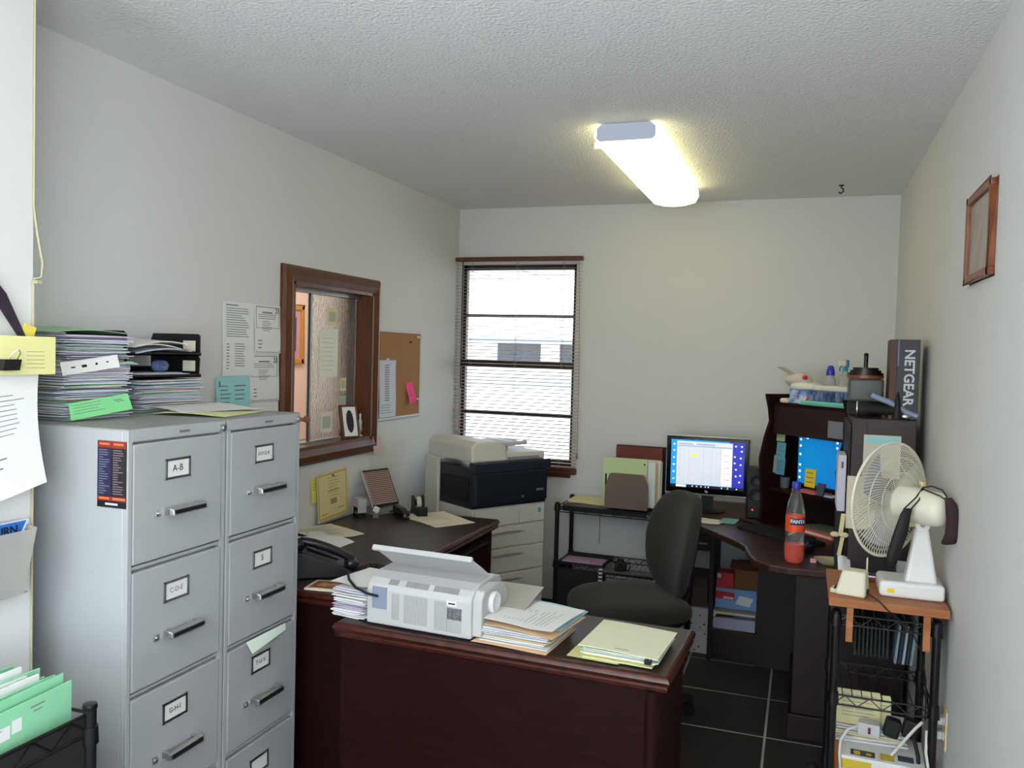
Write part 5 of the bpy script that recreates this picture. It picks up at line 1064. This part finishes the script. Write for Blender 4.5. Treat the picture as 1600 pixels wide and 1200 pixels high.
tag(MB().sheet(.10,.2,lambda u,v:(0,0,.01*u),4,4,0,.004).sheet(.20,.2,lambda u,v:(0,0,.02),4,4,1,.012).build('brown_folders', [BX, PAPER3], loc=(-.388,4.41,.2115)), 'brown and cream folders squeezed between the boxes', 'folders')
t = thing('cardboard_box', 'brown box standing behind the chair, on the patterned white box', 'box', (-.600, 4.45, .252))
MB().box(0,0,0,.165,.2,.150).build('carton', mat('cardboard_dull', (92,74,64), .85), t, bevel=.002); MB().box(0,-.01,.10,.165,.0,.15).build('lid', mat('cardboard_lid', (74,60,54), .85), t)
def dotbox(z, lb, x=-.625):
    t = thing('patterned_box', lb, 'box', (x, 4.44, z), group='white boxes with black squares')
    MB().box(0,0,0,.215,.24,.120).build('carton', mat('box_off_white', (206,206,210), .7), t, bevel=.002)
    mb = MB()
    for i in range(6): mb.box(.015+i*.034+(0.01 if i % 2 else 0), -.0008, .030+.045*(i % 2), .023+i*.034+(0.01 if i % 2 else 0), 0, .038+.045*(i % 2))
    for i in range(4): mb.box(.03+i*.05, -.0008, .012+(.09 if i % 2 else .0), .037+i*.05, 0, .019+(.09 if i % 2 else .0))
    mb.build('square_holes', BLACKM, t)
dotbox(.0005, 'lower white box with small black squares, on the floor behind the chair'); dotbox(.1215, 'upper white box with small black squares, stacked on the lower one', -.60)
t = thing('electronic_device', 'black device on a wire shelf under the left part of the corner desk', 'device', (-.60, 4.50, .53)); MB().box(0,0,0,.175,.18,.09).build('body', BLACK, t, bevel=.004); MB().box(.06,-.001,.035,.15,.0,.045).build('slot', STEEL, t); 
for x in (0,.165): MB().box(x,0,-.127,x+.01,.18,.0).build('leg', BLACKM, t)
tag(MB().tube([(-.245,4.50,.73), (-.245,4.45,.66), (-.23,4.43,.60), (-.19,4.42,.56), (-.183,4.5,.5)], .004, 6).build('cable', BLACKM, smooth=60), 'black cable drooping under the corner desk edge', 'cable')
# ================================================================== OFFICE CHAIR
t = thing('office_chair', 'armless charcoal fabric swivel chair facing away from the monitor', 'office chair', (-.690, 3.565, 0), rz=math.atan2(-.55, -.83))
# local +x = facing direction
def seatw(p): return (p[0], p[1]*(1-.10*(p[0]/.25)), p[2] + .012*(p[1]/.25)**2 - (.022*max(0, p[0]/.25)**3))
MB().blob((.0,0,.478), (.240,.232,.048), .52, 44, 18, fn=seatw).build('seat', FABRIC, t, smooth=80)
MB().blob((.0,0,.442), (.225,.22,.022), .5, 32, 8).build('seat_pan', BLACK, t, smooth=70)
Mk = Matrix.Translation((-.245, 0, .738)) @ Matrix.Rotation(R(-9), 4, 'Y')
def backw(p): return (p[0] + .050*(p[1]/.22)**2 + .012*math.cos(p[2]*9), p[1]*(1-.10*max(0, p[2]/.2)-.16*max(0,-p[2]/.2)), p[2])
MB(Mk).blob((0,0,0), (.038,.215,.228), .62, 40, 20, fn=backw).build('backrest', FABRIC, t, smooth=80)
MB(Mk).blob((-.03,0,-.02), (.016,.17,.17), .6, 30, 12, fn=backw).build('back_shell', BLACK, t, smooth=70)
MB().tube([(-.06,0,.425), (-.20,0,.418), (-.262,0,.44), (-.290,0,.50), (-.295,0,.62), (-.285,0,.72)], .019, 10).build('back_bracket', BLACKM, t, smooth=60)
MB().lathe([(0,.10), (.026,.10), (.026,.28), (.016,.285), (.016,.43), (0,.43)], n=18).build('gas_column', BLACKM, t, smooth=40)
MB().tube([(.04,-.06,.425), (.05,-.20,.42), (.05,-.25,.415)], .006, 8).build('height_lever', BLACKM, t, smooth=60)
for k in range(5):
    a = 2*PI*k/5+R(20); c_, s_ = math.cos(a), math.sin(a)
    lg = MB().add([], []); mb = MB(Matrix.Rotation(a, 4, 'Z')); mb.add([(.02,-.024,.085), (.30,-.014,.065), (.30,.014,.065), (.02,.024,.085), (.02,-.020,.130), (.30,-.010,.085), (.30,.010,.085), (.02,.020,.130)], [(0,1,2,3), (7,6,5,4), (0,4,5,1), (1,5,6,2), (2,6,7,3), (3,7,4,0)])
    lg = mb.build('base_leg', BLACKM, t, bevel=.004)
    mb = MB(Matrix.Rotation(a, 4, 'Z')); mb.cyl((.285,-.022,.026), (.285,-.006,.026), .026, n=18).cyl((.285,.006,.026), (.285,.022,.026), .026, n=18).cyl((.285,0,.03), (.285,0,.07), .007, n=8).box(.262,-.008,.028,.30,.008,.052); mb.build('caster', BLACKM, lg, smooth=40)

# ================================================================== WIRE CART BY THE RIGHT WALL
CX0, CX1, CY0, CY1 = .122, .402, 2.735, 3.035
t = thing('wire_cart', 'narrow black wire cart against the right wall carrying the fan', 'cart', (0, 0, 0))
posts(t, (CX0, CX1), (CY0, CY1), .790, .0125, (.78, .535, .20))
wire_shelf(t, 'top_shelf', CX0, CX1, CY0, CY1, .780, .030, 8); wire_shelf(t, 'middle_shelf', CX0, CX1, CY0, CY1, .530, .030, 8); wire_shelf(t, 'bottom_shelf', CX0, CX1, CY0, CY1, .200, .030, 8)
OW = mat('orange_pine', (176,112,66), .5, bump=(60,.08,.0006), var=(9,(150,88,50),.2), stretch=(1,6,6))
t = thing('wood_board', 'orange-brown wooden board with two hanging battens on top of the wire cart', 'board', (0, 0, 0))
MB().box(.098, 2.700, .8125, .430, 3.075, .838).build('board', OW, t, bevel=.002)
for x in (.150, .362): MB().box(x, 2.712, .705, x+.019, 2.720, .8125).build('batten', OW, t)
# hanging files in the cart
DG = mat('dark_grey_folder', (34,37,38), .9)
for k in range(9):
    x = .178+k*.0115
    tag(MB().box(0,0,0,.006,.24,.105).build('hanging_folder', DG, loc=(x, 2.765, .648+.001*(k % 3)), rot=(0, 0, R((k % 3-1)*1.2))), 'dark grey hanging folder in the row under the cart top', 'folder', 'dark grey folders hanging under the cart top')
for k, m in enumerate((mat('slate_blue_folder', (96,116,126), .7), DG, mat('pale_slate_folder', (120,136,144), .7), DG, MATS['slate_blue_folder'])):
    tag(MB().box(0,0,0,.007,.22,.118).build('hanging_folder', m, loc=(.292+k*.011, 2.765, .640), rot=(0, R(5), 0)), '%s folder hanging %s in the cart row' % ({0:'slate blue', 1:'dark', 2:'pale slate', 3:'dark', 4:'slate blue'}[k], ('at the left of the five tilted ones', 'second of the five tilted ones', 'in the middle of the five tilted ones', 'fourth of the five tilted ones', 'at the right end')[k]), 'folder')
# a box panel that closes the back of the cart: dark storage box on middle shelf
# lower shelf contents
ML = mat('manila_light', (216,206,160), .85)
tag(MB().box(.140,2.76,.203,.385,3.02,.290,0).box(.15,2.7595,.215,.22,2.760,.28,1).build('orange_carton', [mat('orange_carton', (196,120,50), .7), YEL], bevel=.002), 'orange printed carton on the bottom shelf of the wire cart', 'carton')
t = thing('printed_box', 'white yellow and grey printed box on top of the orange carton', 'box', (.150, 2.745, .2905), rz=R(-3))
MB().box(0,0,0,.24,.20,.050).build('carton', PAPER, t, bevel=.002)
mb = MB(); mb.box(.03,.015,.0502,.10,.055,.0508,0); mb.box(.115,.015,.0502,.155,.06,.0508,1); mb.box(.04,.02,.0510,.058,.045,.0514,1); mb.box(.075,.025,.0510,.09,.04,.0514,1); mb.box(.0,-.0006,.01,.09,0,.04,1); mb.box(.16,-.0006,.01,.20,0,.04,2); mb.box(.165,.03,.0502,.21,.07,.0508,2); mb.build('print', [mat('print_grey', (70,66,60), .6), mat('print_gold', (206,180,50), .6), mat('print_slate', (60,70,84), .6)], t)
pile('paper_sheaf', 'cream printed papers piled behind the printed box in the cart', [(ML, 3), (PAPER, 3), (PAPER3, 2)], (.245, 2.93, .342), 0, .22, .15, .05, 8, 41, .006, .006, None, .05, 'papers')
o = MB(); o.sheet(.13, .105, lambda u, v: (0,0,.006*math.sin(4*u)), 5, 4, 0, .002); o.ink(rows(rg,.1,.9,.2,.9,7,.15), 1); tag(o.build('manila_folder', [ML, INK], loc=(.142, 2.86, .395), rot=(R(72), 0, 0)), 'cream manila folder standing at the left inside the cart', 'folder')
o = MB(); o.sheet(.10, .09, lambda u, v: (0,0,.006*math.sin(4*u)), 5, 4, 0, .002); o.ink(rows(rg,.1,.9,.2,.7,5,.15), 1); tag(o.build('manila_folder', [LYEL, INK], loc=(.205, 2.89, .395), rot=(R(75), 0, 0)), 'pale yellow folder standing behind the power adapter in the cart', 'folder')
t = thing('power_adapter', 'white power strip end with a small red switch inside the cart', 'power strip', (.232, 2.80, .3935), rz=R(-8))
MB().box(-.03, -.02, 0, .035, .02, .040).build('case', OFFW, t, bevel=.004); MB().box(.0, -.0206, .010, .008, -.02, .030).build('switch', mat('switch_red', (110,40,44), .4), t)
tag(MB().tube([(.200,2.80,.415), (.17,2.77,.412), (.150,2.755,.38), (.148,2.742,.345), (.152,2.730,.30), (.156,2.722,.24), (.160,2.70,.1), (.16,2.66,.006)], .0042, 8).build('extension_cord', MATS['white_cord'], smooth=60), 'white extension cord looping down the left side inside the cart', 'cord')
for x, z, lb in ((.300, .424, 'larger black plug-in adapter inside the cart'), (.352, .430, 'second black plug-in adapter at the right inside the cart')):
    tag(MB().box(-.022,-.02,-.028,.022,.02,.028).build('black_adapter', BLACKM, bevel=.007, loc=(x, 2.81, z), rot=(0,R(12),0)), lb, 'adapter')
tag(MB().tube([(.30,2.79,.345), (.33,2.775,.40), (.36,2.765,.45), (.378,2.76,.475)], .0048, 8).build('extension_cord', MATS['white_cord'], smooth=60), 'white cord crossing the black adapters in the cart', 'cord')
tag(MB().tube([(.36,2.79,.41), (.372,2.775,.36), (.375,2.77,.31), (.37,2.76,.293)], .006, 8).build('extension_cord', BLACKM, smooth=60), 'thick black cord hanging from the right adapter in the cart', 'cord')
tag(MB().tube([(.205,2.726,.857), (.235,2.697,.846), (.262,2.694,.82), (.30,2.70,.79), (.335,2.705,.755), (.36,2.71,.70), (.375,2.712,.62), (.378,2.712,.5)], .0022, 6).build('extension_cord', BLACKM, smooth=60), 'thin black cord from the white stapler over the edge of the wooden board', 'cord')
# clip-like knob on the cart leg
tag(MB().lathe([(0,0),(.022,0),(.026,.01),(.022,.035),(.01,.045),(0,.046)],n=20).build('door_stop', BLACKM, smooth=50, loc=(.085, 3.30, .0005)), 'small black knob-like object on the floor left of the cart', 'door stop')

# white electric stapler / tape machine on the board
t = thing('electric_stapler', 'cream electric stapler on the left of the wooden board', 'stapler', (.165, 2.765, .8385), rz=R(-14))
mb = MB(MX); 
mb = MB(); mb.add([(-.045,-.035,0), (.045,-.035,0), (.045,.035,0), (-.045,.035,0), (-.026,-.028,.078), (.042,-.028,.078), (.042,.026,.078), (-.022,.026,.078)], [(0,3,2,1), (4,5,6,7), (0,1,5,4), (1,2,6,5), (2,3,7,6), (3,0,4,7)])
mb.build('housing', mat('cream_plastic', (216,208,184), .4), t, bevel=.008, seg=3)
MB().box(-.060,-.022,0,-.030,.022,.014).build('anvil', MATS['cream_plastic'], t, bevel=.003); MB().box(-.048,-.0235,.014,-.020,-.0225,.018).box(-.0485,-.022,.014,-.03,.022,.0185).build('staple_slot', BLACKM, t)
MB().box(.0445,-.012,.010,.049,.006,.022).build('power_socket', BLACKM, t)
# silver-black landline base behind fan
t = thing('calculator', 'silver and black desk calculator or phone base behind the fan stand', 'calculator', (.275, 3.00, .8385), rz=R(-4))
mb = MB(MX); mb.prism([(-.05,0), (.06,0), (.06,.055), (.03,.062), (-.05,.018)], -.055, .07); mb.build('case', mat('silver_case', (176,178,186), .25, .4), t, bevel=.005)
mb = MB(MX); mb.prism([(-.052,.020), (.028,.064), (.024,.070), (-.052,.028)], -.05, .035); mb.build('dark_top', BLACK, t, bevel=.002)
mb = MB()
for i in range(5): mb.cyl((-.03+i*.018,-.035,.025), (-.03+i*.018,-.035,.036), .006, n=10)
mb.build('keys', BLACKM, t)
MB().box(-.053,-.0515,.004,-.01,-.0500,.014).build('red_line', mat('dull_red', (150,60,60), .5), t)

# ================================================================== FAN
FC = mat('fan_cream_plastic', (224,220,200), .35); FWH = mat('fan_white_plastic', (226,226,222), .35)
t = thing('desk_fan', 'white desk fan turned away, with dusty wire grille, on the wooden board', 'fan', (.338, 2.83, .8385))
mb = MB(); mb.box(-.095, -.055, 0, .088, .085, .050); mb.build('base', FWH, t, bevel=.012, seg=4)
for k in range(4): MB().cyl((-.012+k*.018, -.02, .050), (-.012+k*.018, -.02, .060), .0075, n=12).build('speed_button', BLACKM, t, smooth=40)
mb = MB(); mb.box(-.072,-.0565,.016,-.052,-.055,.028,0); mb.build('warning_label', YEL, t)
mb = MB(); mb.add([(-.022,-.030,.045), (.070,-.030,.045), (.070,.034,.045), (-.022,.034,.045), (.004,-.014,.225), (.040,-.014,.225), (.040,.016,.225), (.004,.016,.225)], [(0,3,2,1), (4,5,6,7), (0,1,5,4), (1,2,6,5), (2,3,7,6), (3,0,4,7)])
mb.build('stand', FWH, t, bevel=.010, seg=3)
HX = Vector((.008, 0, .225))
MB().cyl((.022,-.022,.225), (.022,.020,.225), .021, n=22).build('tilt_joint', FWH, t, smooth=40); MB().cyl((.022,-.026,.225), (.022,-.022,.225), .007, n=12).build('joint_screw', STEEL, t)
MB().box(-.030,-.018,.215,.026,.016,.262).build('neck', mat('aged_cream_plastic', (206,184,130), .45), t, bevel=.004)
ax = Vector((-.76, .65, 0.03)).normalized()
Q = ax.to_track_quat('Z', 'Y').to_matrix()      # local z -> forward
cen = Vector((-.068, .040, .287))
FM = Matrix.Translation(cen) @ Q.to_4x4()
MB().lathe([(0,-.195), (.030,-.194), (.045,-.185), (.052,-.165), (.055,-.10), (.055,-.045), (.050,-.035), (0,-.034)], tuple(cen), 32, q=Q).build('motor_housing', FC, t, smooth=40)
MB(FM).cyl((0,0,0), (0,0,0), 0.001)
p = cen - ax*.11
MB().cyl(tuple(p+Vector((0,0,.050))), tuple(p+Vector((0,0,.066))), .006, n=12).cyl(tuple(p+Vector((0,0,.066))), tuple(p+Vector((0,0,.076))), .0095, .0105, 14).build('oscillation_knob', MATS['aged_cream_plastic'], t, smooth=40)
RG = .180
mb = MB(FM)
mb.tube([(RG*math.cos(2*PI*k/64), RG*math.sin(2*PI*k/64), 0) for k in range(64)], .0045, 8, closed=True)
mb.build('grille_rim', FC, t, smooth=60)
def cage(z0, depth, twist, n=84):
    mb = MB(FM)
    for k in range(n):
        a = 2*PI*k/n; pts = []
        for s in range(7):
            f = s/6; r = RG*(1-f*.80); z = z0+depth*math.sin(f*PI/2*.98)**.62 if f > 0 else z0
            pts.append((r*math.cos(a+twist*f), r*math.sin(a+twist*f), z))
        mb.tube(pts, .0010, 4)
    for f in (.30, .62, .97):
        r = RG*(1-f*.80); z = z0+depth*math.sin(f*PI/2*.98)**.62
        mb.tube([(r*math.cos(2*PI*k/48), r*math.sin(2*PI*k/48), z) for k in range(48)], .0013, 4, closed=True)
    return mb
WR = mat('grille_cream_wire', (222,216,198), .45)
cage(-.001, -.042, R(40)).build('rear_grille', WR, t, clean=False); cage(.001, .050, R(-40)).build('front_grille', WR, t, clean=False)
MB(FM).lathe([(0,.058), (.030,.056), (.036,.050), (.036,.044), (0,.044)], (0,0,0), 24).build('grille_badge', FC, t, smooth=40)
BL = mat('fan_blade_translucent', (200,206,208), .25, trans=.35)
for k in range(3):
    mb = MB(FM @ Matrix.Rotation(2*PI*k/3+.5, 4, 'Z'))
    def bl(u, v): 
        r = .025+.125*v; a = (u-.5)*(1.15-.1*v)+.25*v
        return (r*math.cos(a)-u*.0, r*math.sin(a), .020*(u-.5)*2*(.5+.5*v)*.7)
    mb.sheet(0, 0, bl, 8, 8, 0, .002); mb.build('blade', BL, t, smooth=60)
MB(FM).cyl((0,0,-.03), (0,0,.03), .028, n=20).build('blade_hub', BL, t, smooth=40)
# face masks / black cloth bags hung on the fan motor
def hang(name, label, pts, half, m, straps, cat='face mask'):
    """a soft pouch: outline swept along pts (x,y,z) with half widths; thickness"""
    t2 = thing(name, label, cat, (0,0,0)); mb = MB(); n = 14; v = []
    P = [Vector(q) for q in pts]
    for i, q in enumerate(P):
        d = (P[min(i+1,len(P)-1)]-P[max(i-1,0)]).normalized(); sdir = half[i][2]; s = Vector(sdir).normalized(); nn = d.cross(s).normalized()
        for k in range(n):
            a = 2*PI*k/n; v.append(tuple(q + s*half[i][0]*math.cos(a) + nn*half[i][1]*math.sin(a)))
    f = [(i*n+k, i*n+(k+1)%n, (i+1)*n+(k+1)%n, (i+1)*n+k) for i in range(len(P)-1) for k in range(n)] + [tuple(range(n))[::-1], tuple(range((len(P)-1)*n, len(P)*n))]
    mb.add(v, f); mb.build('cloth', m, t2, smooth=60)
    for s in straps: MB().tube(s, .0022, 6).build('ear_loop', BLACKM, t2, smooth=60)
    return t2
K = Vector((.338, 2.83, .8385)) + p + Vector((0,0,.055))     # base of the knob
kx, ky, kz = K
sd = (1, .15, 0)
hang('face_mask', 'black cloth face mask hanging by its loops in front of the fan grille', [(kx-.045,ky-.075,kz-.052), (kx-.052,ky-.078,kz-.07), (kx-.064,ky-.078,kz-.13), (kx-.080,ky-.076,kz-.19), (kx-.086,ky-.074,kz-.235), (kx-.088,ky-.074,kz-.240)],
     [(.012,.003,sd), (.015,.006,sd), (.020,.010,sd), (.019,.010,sd), (.013,.006,sd), (.009,.002,sd)], BLACKM,
     [[(kx,ky-.008,kz+.004), (kx-.022,ky-.045,kz-.022), (kx-.058,ky-.076,kz-.056)], [(kx,ky-.010,kz+.002), (kx-.014,ky-.05,kz-.028), (kx-.040,ky-.076,kz-.056)]])
MK = mat('dark_plum_cloth', (52,34,38), .85, bump=(160,.6,.002))
hang('face_mask', 'dark plum padded cloth mask hanging behind the fan motor', [(kx+.060,ky-.072,kz-.012), (kx+.068,ky-.074,kz-.030), (kx+.076,ky-.074,kz-.075), (kx+.076,ky-.072,kz-.12), (kx+.066,ky-.072,kz-.145), (kx+.060,ky-.07,kz-.150)],
     [(.010,.006,sd), (.016,.014,sd), (.020,.018,sd), (.021,.018,sd), (.020,.012,sd), (.012,.004,sd)], MK,
     [[(kx,ky-.008,kz+.004), (kx+.02,ky-.04,kz+.014), (kx+.045,ky-.066,kz+.008), (kx+.060,ky-.074,kz-.016)], [(kx,ky-.008,kz), (kx+.02,ky-.05,kz-.004), (kx+.040,ky-.068,kz-.010), (kx+.058,ky-.076,kz-.022)]])
